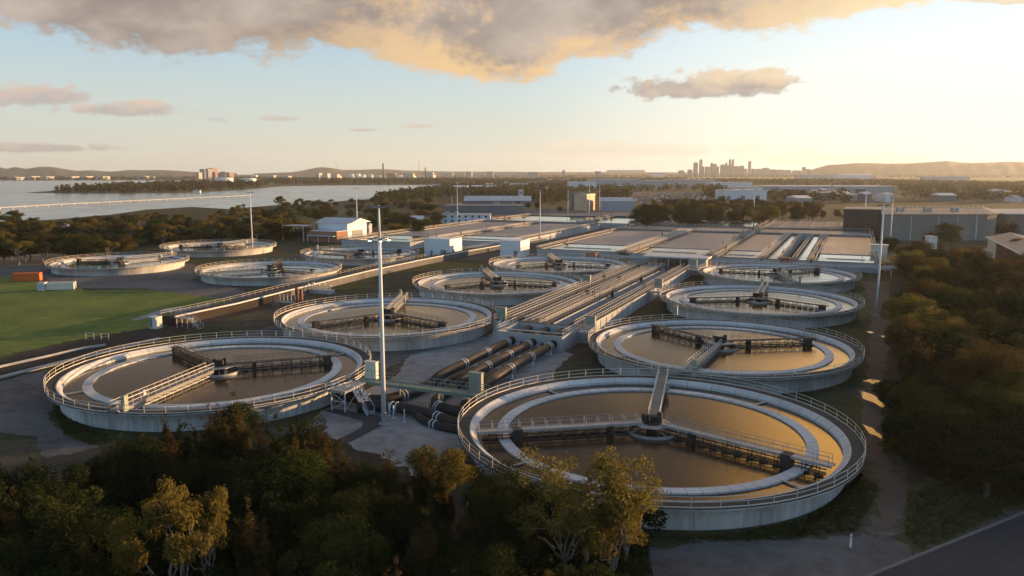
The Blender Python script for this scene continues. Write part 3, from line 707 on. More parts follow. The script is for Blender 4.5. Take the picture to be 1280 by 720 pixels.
# landing tower and stair at the left end
lt = thing('stair_tower', 'grey steel landing tower with open stair at the left end of the footbridge', 'stair', P(88.2, -60.6), TH)
m = MB(); m.box(-2.6, -.9, 2.92, 2.4, 5.2, .08); m.box(-2.6, -3.5, 2.8, 2.4, .1, .3); m.box(-1.4, -.9, 2.8, .1, 5.2, .3); m.build('landing', 'galv', lt)
m = MB()
for x in (-3.7, -1.5):
    for y in (-3.3, .6): m.box(x, y, 1.4, .16, .16, 2.8)
for x in (-3.7, -1.5): m.beam((x, -3.3, .3), (x, .6, 2.6), .07, .07)
m.beam((-3.7, -3.3, .2), (-1.5, -3.3, 1.4), .08, .08); m.beam((-3.7, -3.3, 2.6), (-1.5, -3.3, 1.4), .08, .08); m.beam((-3.7, -3.3, 1.4), (-1.5, -3.3, 1.4), .08, .08)
m.build('support_frame', 'strap', lt)
m = MB(); q0 = np.array((-1.4, -1.0, 2.85)); q1 = np.array((2.4, -2.9, .08)); sd2 = np.array((.45, .9, 0)) * .55
for s_ in (-1, 1): m.beam(q0 + sd2 * s_, q1 + sd2 * s_, .08, .26)
for k in range(13):
    q = q0 + (q1 - q0) * (k + .5) / 13; m.box(q[0], q[1], q[2], .28, 1.1, .04, -.46)
m.build('stair_flight', 'strap', lt)
m = MB(); m.rail([(-1.4, -3.4, 2.97), (-3.7, -3.4, 2.97), (-3.75, -1.5, 2.97)], 1.05, 1.2, .035); m.rail([(-1.4, -3.4, 2.97), (-1.4, -1.7, 2.97)], 1.05, 1.2, .035)
for s_ in (-1, 1): m.rail([q0 + sd2 * s_, q1 + sd2 * s_], 1.0, 1.2, .035)
m.build('handrail', 'strap', lt)
# steps at the channel's left front corner
st = thing('yard_stair', 'narrow steel stair climbing to the left front corner of the channel', 'stair', P(134.5, -61.6), TH)
m = MB()
for x in (-.5, .5): m.beam((x, 1.5, 2.9), (x, -3.8, .1), .07, .25)
for k in range(13): m.box(0, 1.5 - 5.3 * (k + .5) / 13, 2.9 - 2.8 * (k + .5) / 13, 1.0, .28, .04)
m.build('flight', 'strap', st)
m = MB()
for x in (-.5, .5): m.rail([(x, 1.5, 2.95), (x, -3.8, .15)], 1.0, 1.2, .035)
m.build('handrail', 'strap', st)

# ================================================================== COVERED CONDUIT on the left
cn = thing('covered_conduit', 'long low covered concrete conduit with a bright top edge running back past the left tanks', 'conduit', (0, 0, 0))
cl = [(-71.5, 163), (-64, 180), (-57.5, 201), (-44.5, 240), (-32, 270), (-18, 300), (-2, 331), (16, 360)]
def offset(l, d):
    o_ = []
    for i, p in enumerate(l):
        q0 = l[max(0, i - 1)]; q1 = l[min(len(l) - 1, i + 1)]; tx, ty = q1[0] - q0[0], q1[1] - q0[1]; L = math.hypot(tx, ty)
        o_.append((p[0] + ty / L * d, p[1] - tx / L * d))
    return o_
def strip(m, l, d0, d1, z0, z1):
    A_, B_ = offset(l, d0), offset(l, d1); n = len(l); vs = []
    for p, q in zip(A_, B_): vs += [(p[0], p[1], z0), (q[0], q[1], z0), (q[0], q[1], z1), (p[0], p[1], z1)]
    fs = []
    for i in range(n - 1):
        for k in range(4): fs.append((i * 4 + k, i * 4 + (k + 1) % 4, i * 4 + 4 + (k + 1) % 4, i * 4 + 4 + k))
    fs += [(3, 2, 1, 0), tuple((n - 1) * 4 + k for k in range(4))]; m.add(vs, fs)
m = MB(); strip(m, cl[2:], -4.0, 0, -.1, 1.9); m.build('wall', 'shaded_concrete', cn)
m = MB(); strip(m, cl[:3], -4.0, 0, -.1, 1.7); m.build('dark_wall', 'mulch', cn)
m = MB(); strip(m, cl, -3.9, -.45, 1.7, 1.98); m.build('cover', 'walk_dark', cn)
m = MB(); strip(m, cl, -.26, .14, 1.9, 2.2); m.build('top_edge', 'pale_concrete', cn)
m = MB(); m.rail([(p[0], p[1], 1.95) for p in offset(cl, -4.1)], 1.0, 2.5, .03); m.build('handrail', 'rail_paint', cn)
sheet('mulch_bed', pts([(330, 377), (318, 381), (302, 384), (267, 393), (240, 401), (205, 410), (160, 416), (100, 427), (40, 440), (-20, 455), (-20, 474), (40, 462), (90, 450), (150, 436), (200, 424), (262, 404), (310, 392), (345, 383)]), 'mulch', .034)
for nm, l, lb in (('kerb_wall', [(-4, 457), (60, 443), (105, 433), (132, 429)], 'thin pale kerb wall on the lawn side of the dark strip at far left'),
                  ('ribbed_channel', [(-4, 471), (40, 460), (90, 448), (150, 434), (200, 421)], 'pale ribbed drainage channel running behind the left golden-railed tank')):
    pl = [at(x, y, .5)[:2] for x, y in l]
    m = MB(); strip(m, pl, -.12 if nm == 'kerb_wall' else -.5, .12, 0, .42)
    if nm != 'kerb_wall':
        for p0, p1 in zip(pl[:-1], pl[1:]):
            for k in range(12):
                q = k / 12; m.box(p0[0] + (p1[0] - p0[0]) * q + .3, p0[1] + (p1[1] - p0[1]) * q, .36, 1.2, .25, .14, .1)
    tag(m.build(nm, 'concrete'), lb, 'drain' if nm != 'kerb_wall' else 'kerb wall')
# valve set and steps beside the conduit
vs_ = thing('valve_platform', 'small steel platform with steps and handrails over the dark strip by the lawn', 'platform', (-68.5, 160.5, 0), TH)
m = MB(); m.box(0, 0, 2.2, 3.4, 1.6, .1)
for x in (-1.5, 1.5):
    for y in (-.7, .7): m.box(x, y, 1.1, .12, .12, 2.2)
m.build('deck', 'galv', vs_)
m = MB()
for y in (-.75, .75): m.rail([(-1.7, y, 2.25), (1.7, y, 2.25)], 1.0, 1.1, .035); m.rail([(1.7, y, 2.25), (4.4, y, .2)], 1.0, 1.3, .035)
m.build('handrail', 'rail_paint', vs_)
m = MB()
for k in range(8): m.box(1.9 + k * .32, 0, 2.0 - k * .25, .28, 1.4, .05)
m.build('step', 'galv', vs_)
for i, (x, y, w_, d_, h_, lb) in enumerate(((195, 410, 2.0, 1.6, 2.4, 'cream equipment cabinet standing at the lower edge of the lawn'),)):
    t = thing('equipment_cabinet', lb, 'cabinet', at(x, y), TH)
    m = MB(); m.box(0, 0, h_ / 2, w_, d_, h_); m.box(0, 0, h_ + .05, w_ + .2, d_ + .2, .1); m.build('body', 'cream', t)
    m = MB(); m.box(-.5, -d_ / 2 - .02, h_ / 2, .8, .05, h_ - .4); m.build('door', 'grey_dark_sheet', t)
rs = thing('rail_frame', 'short row of cream guard rails standing at the edge of the mulch bed', 'guard rail', at(128, 424), 0)
m = MB(); m.rail([(-3.2, 0, 0), (-1.4, -.4, 0)], 1.3, 1.8, .05); m.rail([(.2, -.8, 0), (1.9, -1.2, 0)], 1.3, 1.8, .05); m.build('rail', 'rail_paint', rs)
# dosing skid on the yard road
sk = thing('dosing_skid', 'grey piping skid with tan pump posts beside the conduit', 'pump skid', at(352, 378), TH)
m = MB()
for k in range(6): m.tube([(-3.2 + k * 1.2, 0, .2), (-3.2 + k * 1.2, 0, 1.9), (-2.4 + k * 1.2, .8, 1.9), (-2.4 + k * 1.2, .8, .2)], .12, 6)
m.box(0, .4, .1, 8, 2.4, .2); m.build('pipework', 'galv', sk)
each('pump_post', 'rust', sk, [(4.4, .6, 2.0, .6, .6, 4.0), (5.5, 1.0, 1.8, .5, .5, 3.6)])
vp = thing('valve_row', 'row of low valves on a railed slab where conduit and mast tank meet', 'valves', at(398, 366), TH)
m = MB(); m.box(0, 0, .5, 9, 2.6, 1.0); m.build('slab', 'concrete', vp)
m = MB(); m.rail([(-4.4, -1.2, 1), (4.4, -1.2, 1)], 1.0, 1.4, .04)
m.build('handrail', 'rail_paint', vp)
for k in range(5): MB().tube([(-3.6 + k * 1.8, .3, 1), (-3.6 + k * 1.8, .3, 2.1 + .4 * (k % 2))], .16, 7).box(-3.6 + k * 1.8, .3, 2.2 + .4 * (k % 2), .6, .6, .14).build('valve', 'galv', vp)

# ================================================================== LIGHT MASTS
def mast(loc, h, label, heads=3, r=.26, lit=None):
    t = thing('light_mast', label, 'light mast', (loc[0], loc[1], 0), random.random() * .6, 'tall pale light masts')
    hh = lit or h
    MB().tube([(0, 0, 0), (0, 0, h * .5), (0, 0, hh)], [r, r * .8, r * .6], 12).build('pole', 'white_paint', t, True)
    if lit: MB().tube([(0, 0, lit + .01), (0, 0, h)], [r * .5, r * .35], 10).build('upper_pole', 'white_paint', t, True)
    m = MB(); m.tube([(0, 0, .0), (0, 0, .12)], r * 2.2, 14); m.box(0, -r - .02, 1.2, .22, .08, .7); m.build('base_plate', 'galv', t)
    m = MB(); z = h - .25
    m.beam((-1.3, 0, z), (1.3, 0, z), .1, .1); m.beam((0, -.9, z), (0, .9, z), .1, .1); m.build('cross_arm', 'galv', t)
    spots = [(-1.2, 0), (1.2, 0), (0, -.85), (0, .85)][:heads + 1]
    for x, y in spots:
        q = MB().box(x, y, z + .12, .62, .5, .2).build('lamp_head', 'grey_dark_sheet', t)
    if lit:
        m = MB()
        for k in range(6):
            a = k * math.pi / 3; m.beam((0, 0, lit - .1), (1.15 * math.cos(a), 1.15 * math.sin(a), lit - .1), .07, .07)
        m.lathe([(1.1, lit - .15), (1.18, lit - .15), (1.18, lit - .05), (1.1, lit - .05)], 18, closed=True); m.build('lamp_ring', 'galv', t)
        for k in range(3):
            a = -rad(90) + rad(100) * (k - 1); x, y = 1.15 * math.cos(a), 1.15 * math.sin(a)
            q = MB().box(x, y, lit - .28, .52, .44, .2, a).build('lamp', 'grey_dark_sheet', t)
            MB().box(x * 1.06, y * 1.06, lit - .42, .34, .28, .07, a).build('lens', 'lamp_glow', q)
    return t
emit_mat('lamp_glow', (1.0, .86, .6), 7)
mast(P(82.8, -54.5), 28.3, 'tallest pale mast with a lit lamp ring, standing beside the footbridge stair', 2, .32, 24.3)
mast((-102.9, 308.5), 24.6, 'sunlit mast behind the older tanks, left of the brick pump building', 2)
mast((-77, 388.7), 24.5, 'mast rising behind the white-roofed brick building', 2)
mast((13, 361.9), 24.0, 'mast at the near end of the open basins, right of the small white hut', 3)
mast((46.9, 476.7), 24.2, 'mast in front of the orange-sided block', 2)
mast((82.8, 174.6), 25.2, 'mast beside the dirt track along the right wood', 3)
mast((159.2, 327.9), 21.8, 'mast right of the dirt-track mast, before the grey digester wall', 2)
mast((197.2, 437.2), 23.6, 'mast in front of the dark digester shed', 2)
mast((170.3, 551.3), 19.6, 'mast among the trees beyond the basins', 1)
mast((-30.9, 443.3), 26.6, 'thin mast beside the long white office block', 0, .2)
mast((-49, 640), 13, 'short mast beside the road to the bay', 1, .18)
mast((62.5, 560), 24, 'wooden coloured mast right of the orange-sided block', 0, .22)
mast((40, 560), 20, 'thin mast left of the grey block with the orange side', 1, .2)

# ================================================================== OPEN BASINS
def basin(a0, a1, b0, b1, label, troughs=True, near=30, water='foam', z=3.0, clutter=6):
    """open rectangular basin: walls, near clear troughs, foamy main cell, railed walkways"""
    t = thing('aeration_basin', label, 'basin', P((a0 + a1) / 2, (b0 + b1) / 2), TH, 'open rectangular basins')
    w, l = b1 - b0, a1 - a0; y0 = -l / 2; x0 = -w / 2
    m = MB()
    for x in (x0 + .25, -x0 - .25): m.box(x, 0, z / 2, .5, l, z)
    for y in (y0 + .25, -y0 - .25): m.box(0, y, z / 2 - .003, w - 1.0, .5, z)
    if troughs: m.box(0, y0 + near, z / 2 - .08, w - 1.0, .4, z - .16); m.box(0, y0 + near * .45, z / 2 - .1, w * .6, .35, z - .2)
    m.build('wall', 'concrete', t)
    if troughs:
        MB().box(0, y0 + near / 2 + .2, z - .42, w - 1.0, near - .8, .1).build('clear_water', 'clear_water', t)
        MB().box(0, near / 2, z - .42, w - 1.0, l - near - .9, .1).build('foam', water, t)
    else: MB().box(0, 0, z - .42, w - 1.0, l - 1.0, .1).build('foam', water, t)
    d_ = MB(); h_ = MB()
    for s_ in (-1, 1):
        x = s_ * (w / 2 - .5); d_.box(x, 0, z + .05, 1.1, l, .1)
        for o_ in (-.5, .5): h_.rail([(x + o_, y0, z + .1), (x + o_, -y0, z + .1)], 1.05, 2.6, .045)
    for y in (y0 + .6, -y0 - .6): d_.box(0, y, z + .053, w - 2.2, 1.2, .1); h_.rail([(x0 + 1, y, z + .1), (-x0 - 1, y, z + .1)], 1.05, 2.6, .045)
    d_.build('walkway', 'grating', t); h_.build('handrail', 'rail_paint', t)
    if clutter:
        cm_ = random.choice(('galv', 'rust', 'steel_dark'))
        for k in range(clutter):
            c = MB()
            s_ = random.choice((-1, 1)); y = random.uniform(y0 + 2, -y0 - 2); hh = random.uniform(.5, 1.6)
            c.box(s_ * (w / 2 - .5), y, z + .1 + hh / 2, random.uniform(.4, .9), random.uniform(.5, 1.4), hh)
            c.tube([(s_ * (w / 2 - .5), y, z + .1 + hh * .5), (s_ * (w / 2 - .5), y, z + 1.2 + hh)], .09, 5)
            c.build('valve', cm_, t)
    return t
basin(279, 394, -112, -80, 'foamy basin at the left end of the right bank, behind the small white hut')
basin(277, 394, -75, -47.6, 'wide foamy basin behind the pump house roof')
basin(277, 394, -44.6, -29.2, 'foamy basin right of the heavy walkway, behind the farthest right tank')
basin(277, 394, -28.4, -22.6, 'narrow bright channel basin, left one of a pair', False, water='clear_water', clutter=3)
basin(277, 394, -18.6, -13.2, 'narrow bright channel basin, right one of a pair', False, water='clear_water', clutter=3)
basin(277, 394, -12.4, 8, 'foamy basin at the right end of the right bank, beside the dirt track')
basin(400, 432, -112, -46, 'far basin across the back of the right bank, in front of the dark round tree', False, water='foam')
basin(400, 432, -45, 8, 'far basin across the back of the right bank, toward the digester shed', False, water='foam')
basin(438, 500, -96, -47, 'rearmost basin with rusty gear in front of the tree belt', False, water='clear_water', clutter=16)
cv_ = thing('covered_basin', 'flat brown covered basin in front of the tree belt', 'basin', P(467, -22), TH)
MB().box(0, 0, 1.6, 44, 66, 3.2).build('cover', 'basin_cover', cv_)
m = MB()
for k in range(7): m.box(-22 + k * 7.33, 0, 3.25, .35, 66, .12)
m.build('joint', 'concrete', cv_)
m = MB(); m.rail([(-22, -33, 3.2), (22, -33, 3.2), (22, 33, 3.2), (-22, 33, 3.2)], 1.0, 3, .045, closed=True); m.build('handrail', 'rail_paint', cv_)
basin(283, 430, -206, -171.2, 'foamy basin with golden walkway, left one of the left bank behind the older tanks', near=34)
basin(300, 430, -169.6, -134, 'foamy basin with golden walkway, right one of the left bank behind the white huts', near=30)
basin(436, 500, -206, -150, 'rear basin of the left bank with bright water', False, water='clear_water', clutter=10)
basin(436, 500, -146, -100, 'rear basin before the long dark-edged slab', False, water='clear_water', clutter=10)
hwk = thing('heavy_walkway', 'heavy railed pipe walkway climbing back between the two foamy basins', 'walkway', P(335, -46.1), TH)
MB().box(0, 0, 3.3, 1.6, 116, .3).build('deck', 'grating', hwk)
m = MB()
for x in (-.7, .7): m.rail([(x, -58, 3.45), (x, 58, 3.45)], 1.1, 1.8, .05)
m.build('handrail', 'galv', hwk)
each('pipe_loop', 'galv', hwk, [([(-.5, -56 + k * 3.9, 3.4), (-.5, -55.6 + k * 3.9, 4.9), (.1, -54.8 + k * 3.9, 5.2), (.4, -54 + k * 3.9, 3.5)], .13, 6) for k in range(30)])
dwk = thing('double_walkway', 'double railed walkway running back between the two left basins of the right bank', 'walkway', P(335, -77.3), TH)
m = MB(); m.box(-1.2, 0, 3.2, 1.3, 118, .2); m.box(1.2, 0, 3.2, 1.3, 118, .2); m.build('deck', 'grating', dwk)
m = MB()
for x in (-1.8, -.6, .6, 1.8): m.rail([(x, -59, 3.3), (x, 59, 3.3)], 1.05, 2.2, .045)
m.build('handrail', 'rail_paint', dwk)
rb = thing('rust_red_shed', 'small rust red equipment box at the near end of the paired bright channels', 'shed', P(274, -20.6), TH)
MB().box(0, 0, 2.0, 3.2, 3, 4).build('wall', 'red_wall', rb); MB().box(0, 0, 4.06, 3.5, 3.3, .12).build('roof', 'rust', rb)
rb2 = thing('rust_red_shed', 'rust red pump frame left of the double walkway behind the farthest left tank', 'shed', P(268, -86), TH)
m = MB(); m.box(0, 0, 1.8, 3.4, 4, 3.6); m.build('wall', 'red_wall', rb2); m = MB(); m.box(0, 0, 3.66, 3.8, 4.4, .12); m.build('roof', 'rust', rb2)
# pipe rack across the front of the right bank
pr_ = thing('pipe_rack', 'low rack of long horizontal pipes in front of the right basins', 'pipe rack', P(270.5, -38), TH)
m = MB()
for k in range(4): m.tube([(-52, -1.4 + k * .9, 2.2 + .3 * (k % 2)), (49, -1.4 + k * .9, 2.2 + .3 * (k % 2))], .24, 8)
m.build('pipe_run', 'galv', pr_)
m = MB()
for k in range(18): m.box(-51 + k * 5.9, 0, 1.05, .2, 3.6, 2.1)
m.build('support', 'concrete', pr_)
pr2 = thing('pipe_rack', 'stack of pale horizontal pipes running right from the basins to the wood', 'pipe rack', P(281, 16), TH)
m = MB()
for k in range(5): m.tube([(-7, -2 + k * 1.3, 1.6), (7, -2 + k * 1.3, 1.6)], .22, 8)
m.build('pipe_run', 'galv', pr2); m = MB()
for k in range(3): m.box(-6 + k * 6, .6, .65, .3, 6.4, 1.3)
m.build('support', 'concrete', pr2)

# ================================================================== BUILDINGS
def building(name, label, cat, loc, w, d, h, wall, roof, rz=0.0, kind='flat', over=.35, windows=(), doors=(), group=None, rise=None, side=()):
    """loc = middle of the front foot; front faces local -y"""
    t = thing(name, label, cat, (loc[0], loc[1], 0), rz, group)
    MB().box(0, d / 2, h / 2, w, d, h).build('wall', wall, t)
    m = MB(); rise = rise or w * .12
    if kind == 'flat': m.box(0, d / 2, h + .16, w + 2 * over, d + 2 * over, .3)
    elif kind == 'gable':                              # ridge along x
        y0, y1 = -over, d + over; X = w / 2 + over
        m.add([(-X, y0, h), (X, y0, h), (X, d / 2, h + rise), (-X, d / 2, h + rise), (-X, y1, h), (X, y1, h), (-X, y0, h + .02), (X, y0, h + .02)],
              [(0, 1, 2, 3), (3, 2, 5, 4), (0, 3, 4), (1, 5, 2), (0, 4, 5, 1)])
    elif kind == 'gable_y':                            # ridge along y
        X = w / 2 + over; y0, y1 = -over, d + over
        m.add([(-X, y0, h), (0, y0, h + rise), (X, y0, h), (-X, y1, h), (0, y1, h + rise), (X, y1, h)], [(0, 1, 4, 3), (1, 2, 5, 4), (0, 2, 1), (3, 4, 5), (0, 3, 5, 2)])
    elif kind == 'shed':                               # one slope, high at the back
        X = w / 2 + over; y0, y1 = -over, d + over
        m.add([(-X, y0, h), (X, y0, h), (X, y1, h + rise), (-X, y1, h + rise), (-X, y0, h + .15), (X, y0, h + .15), (X, y1, h + rise + .15), (-X, y1, h + rise + .15)],
              [(3, 2, 1, 0), (4, 5, 6, 7), (0, 1, 5, 4), (1, 2, 6, 5), (2, 3, 7, 6), (3, 0, 4, 7)])
        m.add([(-w / 2, d, h), (w / 2, d, h), (w / 2, d, h + rise), (-w / 2, d, h + rise)], [(0, 1, 2, 3)])
    m.build('roof', roof, t)
    if kind == 'flat' and w > 24 and h > 4:
        q_ = random.Random(int(w * 7 + loc[0]))
        for k in range(q_.randint(3, 6)): MB().box(q_.uniform(-.42, .42) * w, q_.uniform(.1, .8) * d, h + .31 + .7, q_.uniform(1.5, 4), q_.uniform(1.5, 4), 1.4).build('roof_vent', 'grey_sheet', t)
        if not doors and not windows:
            for k in range(q_.randint(2, 4)): MB().box((-.38 + .76 * k / 3) * w, -.06, min(h * .35, 2.4), min(6, w * .09), .12, min(h * .7, 4.8)).build('door', 'grey_dark_sheet', t)
    for x, z, ww, hh in windows:
        f = MB().box(x, -.04, z, ww + .2, .08, hh + .2).build('window', 'white_paint', t); MB().box(x, -.10, z, ww, .05, hh).build('pane', 'glass', f)
    for x, ww, hh in doors: MB().box(x, -.05, hh / 2, ww, .1, hh).build('door', 'grey_dark_sheet', t)
    for y, z, ww, hh in side: MB().box(w / 2 + .04, y, z, .08, ww, hh).build('side_door', 'glass', t)
    return t
def bpx(name, label, cat, x0, x1, yb, yt, d, wall, roof, **k):
    X0, Y, _ = at(x0, yb); X1 = at(x1, yb)[0]
    return building(name, label, cat, ((X0 + X1) / 2, Y), X1 - X0, d, max(2, zat(x0, yt, Y)), wall, roof, **k)
hut = building('white_hut', 'larger white windowless hut with dark doors, beside the conduit and older tanks', 'hut', P(262, -146.5), 11.2, 10, 6.7, 'white_paint', 'white_paint', TH, 'flat', .05, doors=((2.8, 2.4, 2.8), (-2.4, .9, 2.4)), side=((3, 1.5, 1.5, 2.6),))
building('white_hut', 'smaller white hut with sunlit side, at the near end of the open basins', 'hut', P(273.5, -120.8), 8.6, 9, 6.0, 'white_paint', 'white_paint', TH, 'flat', .05, doors=((2.2, 1.6, 2.4),))
# brick pump building with a white pitched roof and lower brick front
b1 = thing('pump_building', 'brick pump building with white pitched roof and lower brick wing, behind the older tanks', 'building', P(297, -226), TH)
MB().box(0, 4, 2.5, 14.5, 8, 5).build('wing_wall', 'brick', b1)
m = MB(); m.box(-1, -.9, 3.0, 15.5, 2.0, .25); m.box(0, 4, 5.1, 15, 8.5, .25); m.build('wing_roof', 'roof_light', b1)
MB().box(-1, 16, 4.2, 17, 15.6, 8.4).build('wall', 'white_paint', b1)
m = MB(); m.add([(-11, 7.6, 8.4), (9.5, 7.6, 8.4), (9.5, 16, 10.6), (-11, 16, 10.6), (-11, 25, 8.4), (9.5, 25, 8.4)], [(0, 1, 2, 3), (3, 2, 5, 4), (0, 3, 4), (1, 5, 2), (0, 4, 5, 1)]); m.build('roof', 'roof_light', b1)
MB().box(7.54, 16, 2.6, .1, 9, 4.6).build('roller_door', 'grey_dark_sheet', b1)
each('porch_post', 'white_paint', b1, [(x, -1.8, 1.45, .2, .2, 2.9) for x in (-8, -2, 4)])
cpx = thing('carport', 'open lean-to shelter on thin posts, left of the brick pump building', 'shelter', P(300, -243), TH)
m = MB(); m.box(0, 0, 7.2, 13, 9, .2); m.build('roof', 'grey_sheet', cpx); each('post', 'white_paint', cpx, [(x, y, 3.55, .25, .25, 7.1) for x in (-6, 6) for y in (-4, 4)])
bpx('grey_shed', 'long low grey shed beside the mast behind the brick building', 'shed', 438, 460, 293.5, 283, 12, 'grey_sheet', 'grey_sheet', kind='gable', rise=1.4)
bpx('small_shed', 'small white-roofed shed with a brick end, before a dark bush', 'shed', 508, 528, 280.5, 274, 9, 'brick', 'white_paint', kind='gable', rise=2.0, doors=((3, 1.6, 2.4),))
wo_ = bpx('office_block', 'long white two-storey office block with dark windows, in front of the grey hall', 'building', 552, 613, 279, 268.5, 10, 'white_paint', 'roof_light', windows=[(-13 + k * 4.3, 4.2, 1.5, 1.2) for k in range(7)] + [(-13 + k * 4.3, 1.6, 1.5, 1.2) for k in range(7)])
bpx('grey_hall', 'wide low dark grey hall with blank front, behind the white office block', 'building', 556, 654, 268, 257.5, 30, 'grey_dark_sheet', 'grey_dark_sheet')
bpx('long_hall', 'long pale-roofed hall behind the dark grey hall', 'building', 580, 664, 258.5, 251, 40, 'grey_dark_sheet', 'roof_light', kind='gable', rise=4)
bpx('control_tower', 'small cream stepped tower above the long pale-roofed hall', 'tower', 648, 654, 252, 237, 5, 'cream', 'cream', windows=((0, 9.5, 2.5, 1.2),))
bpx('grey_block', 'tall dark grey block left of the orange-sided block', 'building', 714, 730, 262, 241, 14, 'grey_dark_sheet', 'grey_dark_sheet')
bpx('orange_block', 'tall block with a flat sunlit orange front', 'building', 727, 750, 263, 243, 12, 'orange_wall', 'grey_sheet', rz=rad(58))
bpx('corrugated_shed', 'wide grey corrugated shed right of the orange-sided block', 'shed', 752, 792, 264, 251.5, 20, 'grey_sheet', 'roof_light', kind='gable', rise=3)
bpx('long_slab', 'long low slab with dark underside before the dark round tree', 'platform', 690, 782, 273.5, 270, 8, 'walk_dark', 'concrete')
for i, (x0, x1, yb, yt, d, wm, rm, kd, lb) in enumerate((
        (683, 712, 228, 224, 60, 'roof_light', 'roof_light', 'flat', 'pale warehouse at the left end of the warehouse row'),
        (712, 745, 237, 227.5, 60, 'white_paint', 'roof_light', 'flat', 'white warehouse before the striped plant building'),
        (738, 800, 236, 224.5, 70, 'grey_sheet', 'roof_light', 'flat', 'warehouse with a long white canopy and dark bays'),
        (800, 836, 236, 226, 60, 'grey_sheet', 'grey_sheet', 'flat', 'grey warehouse right of the white canopy'),
        (834, 894, 233, 225, 60, 'grey_sheet', 'roof_light', 'flat', 'long pale grey warehouse behind the car park'),
        (888, 940, 234.5, 228, 40, 'white_paint', 'roof_light', 'flat', 'white-roofed warehouse left of the white factory'),
        (760, 806, 218.5, 212.5, 150, 'grey_sheet', 'grey_sheet', 'flat', 'huge grey hangar on the skyline left of the city'),
        (812, 832, 221.5, 217, 60, 'white_paint', 'rust', 'gable', 'distant shed with red roof below the hangar'),
        (938, 953, 247, 234, 30, 'white_paint', 'roof_light', 'flat', 'tall white block of the white factory'),
        (1000, 1050, 224, 218.5, 60, 'grey_sheet', 'roof_light', 'flat', 'far grey depot below the right hills'),
        (1050, 1092, 225, 218.8, 60, 'white_paint', 'roof_light', 'gable', 'far white depot below the right hills'),
        (1160, 1212, 226, 220.5, 60, 'grey_sheet', 'roof_light', 'flat', 'low pale depot far right on the plain'),
        (1008, 1060, 222, 219, 60, 'white_paint', 'roof_light', 'flat', 'thin white depot farthest back under the hills'),
        (540, 562, 233.5, 231, 40, 'white_paint', 'roof_light', 'flat', 'low white shed at the end of the bay'),
        (620, 634, 230.2, 228.4, 30, 'white_paint', 'roof_light', 'flat', 'low white shed lost in the far forest'))):
    ww = []
    bb = bpx('warehouse', lb, 'warehouse', x0, x1, yb, yt, d, wm, rm, kind=kd, group='warehouses beyond the plant', rise=5)
    if i == 2:
        X0, Y, _ = at(x0, yb); m = MB(); m.box(0, -6, 6.5, 70, 12, .8); m.build('canopy', 'white_paint', bb)
        each('bay_door', 'grey_dark_sheet', bb, [(-32 + k * 8, -.2, 3, 5, .4, 5.5) for k in range(9)])
wf = bpx('white_factory', 'white flat-roofed factory with dark loading doors, beyond the tree belt', 'building', 905, 958, 250.5, 238, 40, 'white_paint', 'roof_light', doors=((-3, 5, 5.5), (14, 5, 5.5), (-19, 4, 5)))
bl = bpx('blue_warehouse', 'very long bluish warehouse with three dark loading bays', 'warehouse', 958, 1117, 243, 233, 70, 'grey_sheet', 'roof_light', kind='flat')
each('loading_bay', 'grey_dark_sheet', bl, [(x, -.4, 4, 15, .8, 7) for x in (-60, -7, 44)])
each('bay_canopy', 'roof_light', bl, [(x, -3, 8.2, 19, 6, .6) for x in (-60, -7, 44)])
# digester complex at right
dg = thing('digester_tank', 'long grey concrete digester wall with railed roof deck, behind the right trees', 'tank', (0, 0, 0), 0)
poly = [(176, 372), (226, 372), (233, 376), (237, 384), (258, 430), (204, 434)]
MB().prism(poly, 0, 12.2).build('wall', 'warm_concrete', dg)
pp_ = [(175.6, 371.5), (226.2, 371.5), (233.5, 375.5), (237.5, 384), (258.5, 430.5), (204, 434.5)]
MB().prism(pp_, 12.22, 12.6).build('roof', 'warm_concrete', dg)
m = MB(); m.rail([(x, y, 12.6) for x, y in pp_], 1.1, 2.5, .05, closed=True); m.build('handrail', 'rail_paint', dg)
each('downpipe', 'strap', dg, [(x, 371.9, 6.1, .25, .2, 12.0) for x in (190, 203, 212)] + [([(221, 371.6, 1), (221, 371.6, 12.4)], .3, 8)])
each('roof_unit', 'galv', dg, [(192 + k * 4.6, 388 + (k % 3) * 9, 13.6, 2.2 + (k % 2), 2, 2.0) for k in range(9)])
each('roof_post', 'galv', dg, [([(182 + k * 4.4, 376 + k % 2, 12.6), (182 + k * 4.4, 376 + k % 2, 16.4)], .07, 5) for k in range(11)])
ds = building('digester_shed', 'dark brown open-sided shed left of the digester wall', 'shed', (176.5, 394), 17.5, 30, 13.6, 'brown_wall', 'grey_dark_sheet', -rad(25), 'flat')
each('pillar', 'rust', ds, [(-7.6 + k * 1.9, -.12, 4.5, .25, .12, 8) for k in range(9)])
d2 = thing('digester_tank', 'brownish digester wall at the right edge with a steel stair tower before it', 'tank', (0, 0, 0), 0)
MB().prism([(244, 386), (300, 378), (300, 440), (246, 440)], 0, 11.6).build('wall', 'warm_concrete', d2)
m = MB(); m.rail([(244, 386, 11.6), (300, 378, 11.6)], 1.1, 2.2, .06); m.build('handrail', 'rail_paint', d2)
MB().prism([(243.4, 385.4), (300, 377.4), (300, 440), (246, 440)], 11.62, 12.0).build('roof', 'concrete', d2)
sc = thing('scaffold_stair', 'rusty steel stair tower between the two digester walls', 'stair', (243.5, 380, 0), 0)
m = MB()
for x in (-1.8, 1.8):
    for y in (-1.2, 1.2): m.box(x, y, 5.6, .2, .2, 11.2)
for k in range(5): m.box(0, 0, 1.8 + k * 2.2, 3.8, 2.6, .12); m.beam((-1.6, -.9, 1.8 + k * 2.2 - 2), (1.6, -.9, 1.8 + k * 2.2), .7, .12)
m.build('frame', 'rust', sc)
